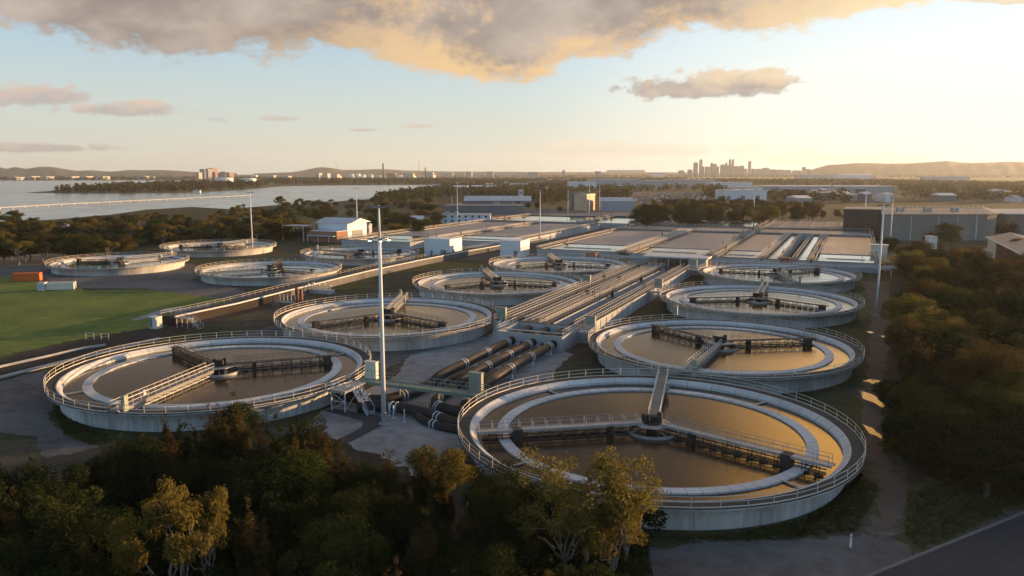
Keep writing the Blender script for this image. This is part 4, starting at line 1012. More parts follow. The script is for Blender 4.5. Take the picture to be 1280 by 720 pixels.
# red shed at the right edge
rsd = thing('red_shed', 'long dark red shed with cream gable end at the right edge', 'shed', P(277, 47.4), TH)
m = MB(); m.box(7, 26, 3.7, 14, 52, 7.4); m.build('wall', 'red_wall', rsd)
m = MB(); m.box(-.06, 62, 3.9, .1, 20, 7.6); m.box(7, 62, 3.9, 13.9, 20, 7.6); m.build('cream_wall', 'cream', rsd)
m = MB(); X0, X1, Y0, Y1 = -.7, 14.7, -.8, 72.6
m.add([(X0, Y0, 7.6), (7, Y0, 9.6), (X1, Y0, 7.6), (X0, Y1, 7.6), (7, Y1, 9.6), (X1, Y1, 7.6)], [(0, 1, 4, 3), (1, 2, 5, 4), (0, 2, 1), (3, 4, 5), (0, 3, 5, 2)]); m.build('roof', 'grey_dark_sheet', rsd)
m = MB(); m.box(-.8, 35.9, 7.6, .25, 73.4, .3); m.build('gutter', 'white_paint', rsd)
m = MB()
for k in range(26): m.box(-.05, 1 + k * 2, 3.6, .08, .12, 7.2)
m.build('cladding_rib', 'rust', rsd)
# small things near the right trees
cb = building('white_cabinet_hut', 'small pale blue-white tank hut left of the round tree before the digester', 'hut', (178.5, 330), 3.4, 3.4, 5.2, 'white_paint', 'white_paint')
building('pale_gate_hut', 'pale panelled hut at the top of the right wood', 'hut', (136, 288), 5.5, 4, 5.4, 'cream', 'roof_light', TH)
building('flat_canopy', 'flat white canopy beside the pale blue hut', 'shelter', (168, 318), 6, 4, 2.4, 'grey_dark_sheet', 'white_paint')

# skip, container, slabs near the left road
ct = thing('orange_skip', 'long bright orange skip container at the left edge of the yard road', 'container', at(35, 351), rad(14))
m = MB(); m.box(0, 0, 1.2, 7.2, 2.4, 2.2); m.box(0, 0, 2.34, 7.4, 2.6, .12)
for k in range(9): m.box(-3.4 + k * .85, -1.25, 1.2, .12, .1, 2.1)
m.build('body', 'orange_paint', ct)
ct = thing('teal_container', 'teal shipping container against the older tank wall', 'container', at(111, 343.5), rad(4))
m = MB(); m.box(0, 0, 1.3, 7.0, 2.4, 2.6)
for k in range(14): m.box(-3.3 + k * .5, -1.23, 1.3, .1, .08, 2.4)
m.build('body', 'teal_paint', ct); MB().box(3.53, 0, 1.3, .06, 2.2, 2.3).build('door', 'teal_paint', ct)
ct = thing('block_stack', 'pale stack of long slabs with a grey end box, on the lawn edge', 'slab stack', at(72, 362), rad(12))
each('slab', 'cream', ct, [(1.0, (k - 1) * .8, 1.0 + .1 * k, 7, .7, 1.8) for k in range(3)]); MB().box(-3.6, -.3, 1.1, 1.9, 2.6, 2.2).build('end_box', 'pale_concrete', ct)
ct = thing('van', 'pale parked camper van on the shore road by the bay', 'van', (-262, 455, 0), rad(5))
m = MB(); m.prism([(-3.4, -1.1), (3.4, -1.1), (3.4, 1.1), (-3.4, 1.1)], .5, 1.5); m.box(.4, 0, 2.2, 5.9, 2.1, 1.5); m.build('body', 'white_paint', ct)
m = MB(); m.box(.4, -1.06, 2.1, 4.6, .06, .7); m.build('window', 'glass', ct)
each('wheel', 'rubber', ct, [([(x, y - .12, .42), (x, y + .12, .42)], .42, 12) for x in (-2.2, 2.2) for y in (-1.0, 1.0)])
sg = thing('marker_post', 'small white marker post in the grass beside the front track', 'post', at(1063, 684), 0)
m = MB(); m.tube([(0, 0, 0), (0, 0, 1.1), (0, 0, 1.25)], [.11, .10, .03], 8); m.build('post', 'white_paint', sg); MB().box(0, -.1, .95, .14, .03, .16).build('reflector', 'orange_paint', sg)
# jetty over the bay
jt = thing('jetty', 'long pale pipeline jetty on piles crossing the bay', 'jetty', (0, 0, 0), 0)
jl = [at(x, y, 1.5) for x, y in ((-160, 268.5), (0, 259.8), (60, 256.3), (150, 251.8), (240, 247.6), (314, 244.4))]
m = MB()
for a, b in zip(jl[:-1], jl[1:]): m.beam(a, b, 1.8, .4); m.tube([(a[0], a[1], a[2] + .45), (b[0], b[1], b[2] + .45)], .22, 6)
m.build('deck', 'concrete', jt)
m = MB()
for a, b in zip(jl[:-1], jl[1:]):
    n = int(math.dist(a, b) / 14)
    for k in range(n):
        q = k / n; m.box(a[0] + (b[0] - a[0]) * q, a[1] + (b[1] - a[1]) * q, .65, .45, 1.4, 1.3)
m.build('pile', 'concrete', jt)
MB().box(-487, 1215, 2.6, 11, 5, 3.2).build('pump_cabin', 'cream', jt)

# ================================================================== FAR SKYLINE
def tower(x0, x1, yt, Y, label, m_='tower_glass', group='hazy city skyline', name='city_tower', cat='tower', crown=0, d=None, base=0):
    k = Y / (FPX * _c); X0, X1 = (x0 - 640) * k, (x1 - 640) * k; w = X1 - X0; d = d or max(w, 25)
    t = thing(name, label, cat, ((X0 + X1) / 2, Y, 0), 0, group); h = zat(x0, yt, Y)
    b = MB()
    b.box(0, 0, h / 2, w, d, h)
    for j in range(int(h / 12)): b.box(0, -d / 2 - .3, 6 + j * 12, w * .94, .6, 4)
    b.build('shaft', m_, t)
    if crown: MB().box(0, 0, h + crown / 2, w * .55, d * .55, crown).build('roof_plant', m_, t)
    return t
CITY = [(862, 866.6, 203.5, 4), (869, 872, 200.2, 6), (871, 874.5, 208, 0), (876, 878.6, 208.3, 0), (879, 882.2, 208.8, 3), (882.8, 885.2, 204.2, 4), (886, 889.4, 204.8, 0), (889.6, 892.6, 208.4, 3), (895, 900, 206.2, 4), (900.8, 902.4, 203.4, 0), (903, 905.4, 206.6, 0), (905.2, 907, 200.5, 10), (908.8, 910.6, 200.5, 10), (907.2, 908.6, 206, 0), (911.8, 918, 207.6, 0), (918.4, 923, 207.4, 3), (924, 927, 211, 0), (929, 931.4, 201.4, 0), (933, 936, 211, 0), (938, 945, 211.3, 2), (946.5, 953.5, 210.2, 3), (955, 962, 211.8, 0), (964, 971, 212.2, 2), (972, 980, 212.6, 0), (995, 998.4, 208.8, 0), (999, 1004, 211.4, 0), (855, 860, 212, 0), (844, 850, 213, 0), (984, 992, 213, 0)]
for i, (x0, x1, yt, cr) in enumerate(sorted(CITY)):
    hh = 'tall slim' if yt < 204.9 and x1 - x0 < 3.5 else 'tall' if yt < 207 else 'mid-height' if yt < 209.5 else 'low'
    tower(x0, x1, yt, 5600 + (i * 37 % 5) * 60, '%s hazy tower, %s from the left in the city skyline' % (hh, nth(i + 1)), 'tower_glass' if i % 3 else 'tower_pale', crown=cr)
IND = [(256, 260, 215.6, 'far_wall', 'grey'), (261, 267, 211.3, 'tower_glass', 'grey'), (268.2, 271.5, 211, 'tower_glass', 'grey'), (271.8, 277, 210, 'far_brick', 'reddish'), (277.5, 280, 215, 'far_brick', 'reddish'), (285.5, 292, 214.6, 'tower_glass', 'dark'), (292.5, 297, 215.5, 'far_brick', 'red'),
       (402, 406, 216.4, 'far_cream', 'cream'), (411, 416, 216.8, 'far_cream', 'cream'), (422, 428, 217.8, 'far_cream', 'cream'), (488, 498, 216.6, 'far_brick', 'red'), (508, 520, 217, 'far_cream', 'cream'), (534, 544, 215.4, 'far_cream', 'cream'), (584, 591, 214.6, 'far_cream', 'cream'), (610, 617, 214.4, 'far_cream', 'cream'), (702, 704, 212.6, 'far_cream', 'cream'), (742, 748, 214, 'far_cream', 'cream'), (660, 672, 215, 'far_wall', 'grey')]
for i, (x0, x1, yt, m_, cn_) in enumerate(IND):
    tower(x0, x1, yt, 3600 + (i * 53 % 7) * 50, '%s block, %s from the left among the sunlit blocks across the bay' % (cn_, nth(i + 1)), m_, 'sunlit industrial blocks across the bay', 'industrial_block', 'building', 0, 60)
def stack(x, yt, Y, r, label, m_='brick'):
    k = Y / (FPX * _c); t = thing('chimney_stack', label, 'chimney', ((x - 640) * k, Y, 0), 0, 'tall chimneys across the bay'); h = zat(x, yt, Y)
    MB().tube([(0, 0, 0), (0, 0, h * .5), (0, 0, h)], [r, r * .85, r * .75], 12).build('shaft', m_, t); MB().tube([(0, 0, h - 3), (0, 0, h + .5)], r * .85, 12).build('rim', 'steel_dark', t)
stack(482.5, 204.3, 3500, 4.2, 'dark red chimney stack, tallest one across the bay', 'red_wall')
stack(526.3, 201, 3600, 1.4, 'thin pale lattice-like mast right of the red chimney', 'far_wall')
stack(534, 209.5, 3500, 3, 'short dark chimney beside the cream plant', 'steel_dark')
stack(425.5, 207.5, 3600, 1.4, 'thin mast left of the white storage tanks', 'far_wall')
def storage(x, w, yt, yb, label, m_='white_paint', dome=True):
    X, Y, _ = at(x, yb); r = w / 2 * Y / (FPX * _c); h = max(4, zat(x, yt, Y))
    t = thing('storage_tank', label, 'storage tank', (X, Y + r, 0), 0, 'round storage tanks across the bay')
    MB().lathe([(r, 0), (r, h * .85)], 24).build('shell', m_, t); MB().lathe([(r, h * .85), (r * .6, h * .96), (.1, h)], 24).build('roof', m_, t, True)
STO = [(276, 22, 221.6, 227), (308, 18, 222.4, 228), (317, 8, 218.4, 223.5), (438, 7, 217.2, 222.6), (446, 8, 216.8, 222.8), (453, 7, 218, 222.6), (463, 6, 218, 222.4), (452, 10, 220, 223.6), (474, 6, 219.2, 222.6), (482, 5, 220, 222.6), (499, 7, 219, 222.8), (515, 9, 219.4, 222.8), (529, 8, 219.6, 222.6), (541, 7, 218.4, 222.6)]
for i, (x, w, yt, yb) in enumerate(STO): storage(x, w, yt, yb, 'white round storage tank, %s from the left on the far shore' % nth(i + 1))
SHED = [(8, 20, 221.4, 225), (28, 40, 220.6, 224.4), (44, 58, 220.8, 224.2), (80, 90, 220.6, 224.6), (98, 108, 220.4, 224.3), (119, 129, 220.6, 224.5), (170, 182, 220.3, 223.8), (186, 192, 220.6, 223.7), (330, 342, 219.4, 224), (345, 360, 220, 224.4), (366, 376, 220.4, 223.6), (378, 396, 220.6, 223.4), (400, 410, 220.6, 223.2), (412, 424, 220.2, 223.2), (552, 566, 216.4, 221.6), (570, 580, 217, 221.5), (592, 606, 216.6, 221.4), (622, 640, 216.8, 221.2), (645, 658, 216.4, 221.2)]
for i, (x0, x1, yt, yb) in enumerate(SHED):
    bpx('far_shed', 'low sunlit pale shed, %s from the left along the far shore' % nth(i + 1), 'shed', x0, x1, yb, yt, 60, 'far_cream' if i % 3 else 'far_wall', 'roof_light', group='low sheds along the far shore')

# small roofs scattered over the plain
CL = []
for k in range(60):
    x = random.choice((random.uniform(650, 960), random.uniform(1000, 1300), random.uniform(560, 700))); y = random.uniform(225, 238) if x < 960 else random.uniform(243, 254)
    if 700 < x < 900 and y > 233 or (905 < x < 965): continue
    w = random.uniform(6, 26) * (.7 if y < 230 else 1); CL.append((x, y, w))
CL.sort()
for i, (x, y, w) in enumerate(CL):
    Y = at(x, y)[1]; hh = random.uniform(4.5, 9)
    yt = px(0, Y, hh)[1]
    bpx('plain_shed', 'low pale roofed shed, %s from the left among the plain sheds' % nth(i + 1), 'shed', x - w / 2, x + w / 2, y, yt, random.uniform(12, 40), random.choice(('white_paint', 'grey_sheet', 'far_wall', 'grey_dark_sheet')), random.choice(('roof_light', 'white_paint', 'grey_sheet')), kind=random.choice(('flat', 'gable')), rise=2.5, group='small sheds scattered over the plain')
# cars in the far car park
def car_meshes():
    out_ = []
    for c in ('white_paint', 'grey_sheet', 'white_paint', 'steel_dark', 'red_wall'):
        m = MB(); m.prism([(-2.2, -.88), (2.2, -.88), (2.2, .88), (-2.2, .88)], .3, .85)
        m.add([(-1.6, -.8, .85), (1.3, -.8, .85), (1.3, .8, .85), (-1.6, .8, .85), (-1.1, -.65, 1.45), (.6, -.65, 1.45), (.6, .65, 1.45), (-1.1, .65, 1.45)], [(4, 5, 6, 7), (0, 1, 5, 4), (1, 2, 6, 5), (2, 3, 7, 6), (3, 0, 4, 7)])
        for x in (-1.4, 1.4):
            for y in (-.85, .85): m.tube([(x, y - .1, .32), (x, y + .1, .32)], .32, 8)
        out_.append(m.mesh('car', c))
    return out_
CM = car_meshes(); CN = ('white', 'silver', 'white', 'black', 'dark red')
for r_ in range(9):
    for k in range(13):
        if random.random() < .22: continue
        i = random.choice((0, 0, 0, 1, 1, 2, 3, 4)); x = 786 + k * 7.6 + r_ * .8; y = 253.6 - r_ * 1.45
        X, Y, _ = at(x, y)
        o_ = obj('parked_car', CM[i], None, (X, Y, .04), rad(90 + random.uniform(-6, 6)))
        tag(o_, 'small %s car, %s from the left in %s row of the far car park' % (CN[i], nth(k + 1), ('nearest' if r_ == 0 else nth(r_ + 1))), 'car', 'cars in the far car park')

# ================================================================== VEGETATION
def leaves(lobes, n, size, aspect=.42, up=.3, shell=.5):
    lobes = np.array(lobes, float); wts = lobes[:, 3] ** 2 * lobes[:, 4]; wts /= wts.sum()
    ix = rng.choice(len(lobes), n, p=wts); L = lobes[ix]
    d = rng.normal(size=(n, 3)); d /= np.linalg.norm(d, axis=1)[:, None]
    rr = shell + (1 - shell) * rng.random(n) ** .6
    rr *= 1 + .18 * rng.normal(size=n) * (rng.random(n) < .25)
    p = L[:, :3] + d * np.stack([L[:, 3], L[:, 3], L[:, 4]], 1) * rr[:, None]
    nrm = d + rng.normal(size=(n, 3)) * .7 + np.array((0, 0, up)); nrm /= np.linalg.norm(nrm, axis=1)[:, None]
    t = np.cross(nrm, rng.normal(size=(n, 3))); t /= np.linalg.norm(t, axis=1)[:, None] + 1e-9
    b = np.cross(nrm, t); s = size * rng.uniform(.6, 1.35, n)[:, None]
    v = np.stack([p - t * s, p + b * s * aspect + nrm * s * .12, p + t * s, p - b * s * aspect - nrm * s * .05], 1).reshape(-1, 3)
    return v
def quad_mesh(name, v, m):
    n = len(v) // 4; me = bpy.data.meshes.new(name); me.vertices.add(len(v)); me.vertices.foreach_set('co', v.astype(np.float32).ravel())
    me.loops.add(len(v)); me.loops.foreach_set('vertex_index', np.arange(len(v), dtype=np.int32))
    me.polygons.add(n); me.polygons.foreach_set('loop_start', np.arange(0, 4 * n, 4, dtype=np.int32)); me.polygons.foreach_set('loop_total', np.full(n, 4, dtype=np.int32))
    me.materials.append(MATS[m]); me.update(calc_edges=True); me.validate(); return me
R_ = random.uniform
def limb(m, p, q, r0, r1, k=4, wob=.12):
    p = np.array(p, float); q = np.array(q, float); L = np.linalg.norm(q - p); l = []
    for i in range(k + 1):
        t = i / k; o_ = rng.normal(size=3) * wob * L * math.sin(math.pi * t) * .5; l.append(p + (q - p) * t + o_)
    m.tube(l, [r0 + (r1 - r0) * i / k for i in range(k + 1)], 6, False)
def tree_broad(H=8.0, leaf='leaf_dark', n=13000, size=.115, wide=.38, open_=False):
    lobes = []; m = MB()
    tw = R_(.9, 1.1); k = 15 if not open_ else 11
    top = H * .62; limb(m, (0, 0, -.2), (R_(-.2, .2), R_(-.2, .2), H * .42), .2, .13)
    for i in range(k):
        a = i * 2.4 + R_(-.3, .3); e = R_(0, 1) ** .7
        rr = H * wide * math.sqrt(1 - (e * .9) ** 2) * R_(.55, 1) * tw; z = H * (.42 + .46 * e)
        r = H * R_(.10, .17) * (1.15 - .3 * e)
        c = (rr * math.cos(a), rr * math.sin(a), z); lobes.append(c + (r, r * R_(.7, .95)))
        limb(m, (0, 0, H * R_(.25, .42)), (c[0] * .9, c[1] * .9, c[2] - r * .3), .085, .025)
    if not open_: lobes += [(0, 0, H * .6, H * .24, H * .24), (0, 0, H * .42, H * .3, H * .16)]
    return quad_mesh('crown', leaves(lobes, n, size), leaf), m.mesh('trunk', 'bark' if not open_ else 'pale_bark')
def tree_sheoak(H=8.0, leaf='leaf_rust', n=11000, size=.2):
    """several feathery upright plumes on rising limbs"""
    lobes = []; m = MB(); limb(m, (0, 0, -.2), (R_(-.2, .2), R_(-.2, .2), H * .55), .17, .09, 5, .05)
    for i in range(random.randint(7, 10)):
        a = i * 2.4 + R_(-.5, .5); rr = H * R_(.03, .20) * (1 if i else .1); top = H * (1.0 if not i else R_(.58, .97) * (1.08 - rr / H)); bot = H * R_(.24, .42)
        c = np.array((rr * math.cos(a), rr * math.sin(a))); limb(m, (0, 0, bot * .6), (c[0], c[1], top * .8), .05, .008, 5, .06)
        k = 6
        for j in range(k):
            e = j / (k - 1); r = H * R_(.055, .085) * (1.15 - .85 * e); q = c * (.7 + .35 * e) + rng.normal(size=2) * H * .018
            lobes.append((q[0], q[1], bot + (top - bot) * e, r, r * 1.6))
    v = leaves(lobes, n, size, .15, .0, .1)
    return quad_mesh('crown', v, leaf), m.mesh('trunk', 'bark')
def tree_gum(H=8.5, leaf='leaf_gum', n=9500, size=.135):
    lobes = []; m = MB(); fork = H * .26; limb(m, (0, 0, -.2), (.1, 0, fork), .19, .15, 4, .05)
    for i in range(9):
        a = i * 2.4 + R_(-.3, .3); sp_ = H * R_(.08, .36); tip = np.array((math.cos(a) * sp_, math.sin(a) * sp_, H * (.93 - .75 * (sp_ / H)) * R_(.88, 1.04)))
        limb(m, (.1, 0, fork), tip, .085, .022, 8, .09)
        for j in range(5):
            q = tip + rng.normal(size=3) * np.array((.085, .085, .05)) * H; r = H * R_(.06, .115); lobes.append((q[0], q[1], q[2], r, r * .75)); limb(m, tip * .85 + np.array((.0, 0, fork * .15)), q, .03, .01, 3)
    return quad_mesh('crown', leaves(lobes, n, size, .4, .2, .3), leaf), m.mesh('trunk', 'pale_bark')
def bush(H=3.0, leaf='leaf_green', n=2600, size=.14):
    lobes = [(R_(-1, 1) * H * .4, R_(-1, 1) * H * .4, H * R_(.3, .62), H * R_(.2, .32), H * R_(.2, .3)) for _ in range(10)]; m = MB()
    for q in lobes[:6]: limb(m, (0, 0, -.1), (q[0], q[1], q[2]), .06, .02, 3)
    return quad_mesh('crown', leaves(lobes, n, size), leaf), m.mesh('stem', 'bark')
PROT = {'dark': [tree_broad() for _ in range(4)], 'green': [tree_broad(leaf='leaf_green') for _ in range(3)],
        'rust': [tree_sheoak() for _ in range(5)], 'sheoak': [tree_sheoak(leaf='leaf_dark') for _ in range(3)], 'rustround': [tree_broad(leaf='leaf_rust', size=.12) for _ in range(3)],
        'goldround': [tree_broad(leaf='leaf_gum') for _ in range(2)], 'gum': [tree_gum() for _ in range(3)], 'wispygum': [tree_gum(n=5200, size=.12) for _ in range(2)], 'gumround': [tree_broad(leaf='leaf_gum', open_=True, n=11000) for _ in range(3)],
        'bush': [bush() for _ in range(3)], 'darkbush': [bush(leaf='leaf_dark', n=3400) for _ in range(3)], 'goldbush': [bush(leaf='leaf_gum') for _ in range(2)]}
HP = {'dark': 8, 'green': 8, 'rust': 8, 'rustround': 8, 'gum': 8.5, 'gumround': 8, 'bush': 3, 'goldbush': 3, 'darkbush': 3, 'sheoak': 8, 'goldround': 8, 'wispygum': 8.5}
LOOK = {'dark': 'dark dense round tree', 'green': 'green round tree', 'rust': 'rusty feathery tree', 'rustround': 'rust brown round tree', 'gum': 'golden gum tree', 'gumround': 'yellow-green open tree', 'bush': 'low green bush', 'darkbush': 'low dark bush', 'sheoak': 'dark feathery tree', 'goldround': 'golden green round tree', 'wispygum': 'sparse golden gum tree', 'goldbush': 'low yellow bush'}
PLACED = []
def plant(kind, X, Y, h, wide=1.0, label=None, group=None, z=0):
    c, t = random.choice(PROT[kind]); s = h / (HP[kind] * .95)
    nm = {'bush': 'bush', 'goldbush': 'bush', 'darkbush': 'bush', 'gum': 'gum_tree', 'wispygum': 'gum_tree', 'gumround': 'gum_tree', 'rust': 'sheoak_tree', 'sheoak': 'sheoak_tree'}.get(kind, 'tree')
    o_ = thing(nm, label, 'bush' if nm == 'bush' else 'tree', (X, Y, z), R_(0, 6.28), group); o_.scale = (s * wide, s * wide, s)
    obj('trunk' if nm != 'bush' else 'stem', t, o_); obj('crown', c, o_)
    PLACED.append((o_, px(X, Y, h)[0])); return o_
def rows(cluster, group, tops, kinds, hs, step, rowstep, ybot, xr, jit=.35, wide=(.85, 1.15), keep=None):
    """rows of trees behind one another: the rear row's tops follow the line tops (picture columns), every nearer row stands lower"""
    tx, ty = [p[0] for p in tops], [p[1] for p in tops]; r = 0; allrows = []
    while True:
        y_off = r * rowstep; row = []; x = xr[0] + (r % 2) * step * .5
        if min(ty) + y_off > ybot: break
        while x < xr[1]:
            xx = x + R_(-jit, jit) * step; yy = float(np.interp(xx, tx, ty)) + y_off + R_(-.3, .3) * rowstep
            h = R_(*hs); x += step
            if yy > ybot: continue
            X, Y, _ = at(xx, yy, h)
            if keep and not keep(X, Y, xx, yy): continue
            k = random.choices(*kinds)[0]; row.append((xx, X, Y, h, k))
        allrows.append(sorted(row)); r += 1
    n = len(allrows)
    for i, row in enumerate(allrows):
        for j, (xx, X, Y, h, k) in enumerate(row):
            rn = 'rear' if i == 0 else 'front' if i == n - 1 else '%s' % nth(i + 1)
            plant(k, X, Y, h, R_(*wide), '%s, %s from left in %s row of the %s' % (LOOK[k], nth(j + 1), rn, cluster), group)
def scatter(cluster, group, poly, kinds, hs, space, wide, rowdepth, keep=None, cap=400):
    """trees spread over a patch of ground no closer than space(Y); labelled in rows from the rear"""
    poly = np.array(poly); lo, hi = poly.min(0), poly.max(0); got = []; tries = 0
    while tries < 9000 and len(got) < cap:
        tries += 1; p = lo + rng.random(2) * (hi - lo); ins = False
        for i in range(len(poly)):
            a, b = poly[i], poly[(i + 1) % len(poly)]
            if (a[1] > p[1]) != (b[1] > p[1]) and p[0] < (b[0] - a[0]) * (p[1] - a[1]) / (b[1] - a[1]) + a[0]: ins = not ins
        if not ins or (keep and not keep(p[0], p[1])): continue
        sp_ = space(p[1])
        if any((p[0] - q[0]) ** 2 + (p[1] - q[1]) ** 2 < sp_ * sp_ for q in got): continue
        got.append((p[0], p[1]))
    got.sort(key=lambda q: -q[1]); n = max(1, math.ceil(len(got) / rowdepth)); r = 0
    for i in range(n):
        row = sorted(got[i * rowdepth:(i + 1) * rowdepth], key=lambda q: q[0] / q[1])
        for j, (X, Y) in enumerate(row):
            k = random.choices(*kinds)[0]
            plant(k, X, Y, R_(*hs), R_(*wide), '%s, %s from left in %s row of the %s' % (LOOK[k], nth(j + 1), 'rear' if i == 0 else 'front' if i == n - 1 else nth(i + 1), cluster), group)
# the dark wood in the foreground
FRONT = [(-120, 545), (0, 556), (40, 575), (70, 596), (105, 580), (140, 552), (170, 545), (205, 528), (240, 512), (285, 500), (320, 525), (350, 520), (385, 528), (425, 552), (450, 588), (480, 568), (515, 556), (560, 566), (590, 596), (625, 588), (660, 592), (700, 590), (740, 596), (790, 600), (812, 640)]
rows('foreground wood', 'trees of the foreground wood', FRONT, (('dark', 'rust', 'sheoak', 'green'), (5, 6, 3, 1)), (5.8, 8.6), 46, 29, 735, (-60, 800), .4, (.85, 1.15), lambda X, Y, xx, yy: not (138 < xx < 288 and 585 < yy < 705) and not (672 < xx < 812 and yy < 700 and yy > 545))
for i, (x, y, h, w_) in enumerate(((152, 548, 8.4, 1.1), (178, 552, 8.0, 1.2), (206, 534, 8.6, 1.15), (232, 522, 9.0, 1.1), (262, 512, 9.2, 1.1), (288, 498, 9.8, 1.25), (318, 530, 8.6, 1.1), (346, 526, 8.8, 1.2), (372, 540, 8.4, 1.1), (398, 530, 8.6, 1.15), (424, 556, 8.0, 1.1), (452, 596, 7.6, 1.1), (486, 572, 7.8, 1.2), (130, 566, 7.6, 1.1))):
    plant('rust' if i % 4 != 3 else 'sheoak', *at(x, y, h)[:2], h, w_, 'tall feathery tree with rusty tip, %s along the edge facing the left tank' % nth(i + 1), 'feathery trees along the rear edge of the foreground wood')
scatter('undergrowth below the lit gums', 'dark bushes below the lit gums', [at(x, y)[:2] for x, y in ((120, 640), (300, 640), (310, 745), (110, 745))], (('darkbush', 'bush'), (5, 1)), (2.6, 4.2), lambda Y: 2.4, (1.0, 1.4), 9)
scatter('undergrowth before the nearest tank', 'dark bushes before the nearest tank', [at(x, y)[:2] for x, y in ((600, 650), (690, 640), (800, 672), (790, 745), (590, 745))], (('darkbush', 'bush'), (5, 2)), (2.4, 4.0), lambda Y: 2.3, (1.0, 1.4), 9)
plant('gum', *at(212, 610, 11.6)[:2], 11.6, .66, 'golden lit gum tree standing alone above the dark foreground wood at lower left', 'lit trees of the foreground wood')
plant('gum', *at(256, 618, 10.2)[:2], 10.2, .5, 'golden gum tree crown touching the right side of the lone lit gum', 'lit trees of the foreground wood')
plant('wispygum', *at(735, 562, 11.2)[:2], 11.2, .95, 'tall golden-topped gum with bare pale limbs before the nearest tank', 'lit trees of the foreground wood')
plant('wispygum', *at(785, 590, 9.4)[:2], 9.4, .8, 'yellow-green gum right of the bare-limbed gum, before the nearest tank', 'lit trees of the foreground wood')
plant('wispygum', *at(708, 612, 8.2)[:2], 8.2, 1.0, 'lower sparse gum on the left below the bare-limbed gum', 'lit trees of the foreground wood')
plant('wispygum', *at(768, 634, 7.4)[:2], 7.4, 1.0, 'lower sparse gum on the right below the bare-limbed gum', 'lit trees of the foreground wood')
plant('goldbush', 8.6, 50.5, 4.2, 1.1, 'yellow bush at the bottom edge below the bare-limbed gum', 'lit trees of the foreground wood')
plant('goldbush', 5.6, 49.8, 3.4, 1.0, 'smaller yellow bush left of the bottom-edge bush', 'lit trees of the foreground wood')
plant('gumround', -6.6, 68.0, 7.4, 1.1, 'bright green tree right of the mast foot in front of the gravel yard', 'lit trees of the foreground wood')
# the wood along the right side
RIGHT = [(1108, 395), (1122, 362), (1140, 345), (1170, 338), (1210, 345), (1250, 356), (1300, 350), (1400, 345), (1500, 345)]
def rk(X, Y, xx, yy):
    lim = float(np.interp(yy, [330, 380, 430, 500, 560, 610], [1128, 1118, 1116, 1112, 1120, 1165])); return xx > lim
RW = [(p[0], p[1]) for p in (at(1128, 352), at(1150, 334), at(1215, 336), at(1225, 350), at(1290, 352), at(1480, 360), at(1480, 580), at(1330, 622), at(1215, 622), at(1165, 600), at(1140, 560), at(1130, 500), at(1134, 440), at(1132, 395))]
scatter('right wood', 'trees of the right wood', RW, (('rustround', 'rust', 'dark', 'goldround', 'green'), (4, 6, 3, 2, 2)), (6.5, 10.5), lambda Y: 2.9 + Y * .019, (1.0, 1.4), 16)
scatter('right wood edge', 'bushes along the right wood', [at(x, y)[:2] for x, y in ((1128, 545), (1150, 580), (1190, 606), (1290, 622), (1420, 622), (1420, 590), (1200, 560), (1130, 500))], (('darkbush', 'bush'), (3, 2)), (2.4, 4.6), lambda Y: 2.6, (1.2, 1.7), 12)
scatter('unseen roadside trees added for shade', 'unseen trees added to shade the road', [at(x, y)[:2] for x, y in ((1440, 590), (1520, 570), (1760, 600), (1760, 700), (1600, 640))], (('rustround', 'dark', 'rust'), (2, 2, 2)), (8, 10.5), lambda Y: 4.2, (1.1, 1.5), 10)  # trees out of view, added to keep low sun off the asphalt road
# trees around the digesters
plant('green', 186.2, 330, 10.4, 1.25, 'round bushy tree standing before the grey digester wall', 'trees by the digesters')
plant('rustround', 181, 338, 7, .9, 'smaller brownish tree left of the round bushy tree', 'trees by the digesters')
plant('gum', 203.8, 384 - 16, 9, .8, 'palm-like slim tree against the digester wall', 'trees by the digesters')
plant('dark', 146, 300, 7.5, 1.2, 'dark tree left of the pale panelled hut', 'trees by the digesters')
plant('gumround', 140, 280, 6.2, .9, 'yellow tree in front of the pale panelled hut', 'trees by the digesters')
plant('gumround', 176, 268, 9.5, 1.2, 'dark green tree against the cream end of the red shed', 'trees by the digesters')
plant('gumround', 160, 232, 5.5, 1.3, 'bright yellow tree before the red shed', 'trees by the digesters')
for i, (x, y, h) in enumerate(((1240, 296, 7), (1262, 300, 8), (1276, 292, 9))): plant('rustround', *at(x, y)[:2], h, 1.2, 'brown tree behind the red shed, %s from the left' % nth(i + 1), 'trees behind the red shed')
# mid belt
plant('dark', 85.2, 486, 13.2, 1.05, 'large dark round tree alone behind the basins', 'trees behind the basins')
plant('dark', 93, 492, 11.4, 1.0, 'dark tree joined to the right of the large round tree', 'trees behind the basins')
plant('dark', 78, 492, 9.4, 1.0, 'lower dark tree joined to the left of the large round tree', 'trees behind the basins')
rows('belt behind the basins', 'trees of the belt behind the basins', [(805, 254), (830, 248), (900, 246), (960, 250), (1030, 252)], (('dark', 'rustround', 'gumround', 'green'), (3, 3, 4, 2)), (10, 14), 12, 6.0, 262, (806, 1024), .35, (.9, 1.2))
rows('grove right of the belt', 'trees right of the belt', [(1030, 262), (1060, 258)], (('green', 'gumround'), (2, 1)), (5, 8), 13, 7, 268, (1030, 1064))
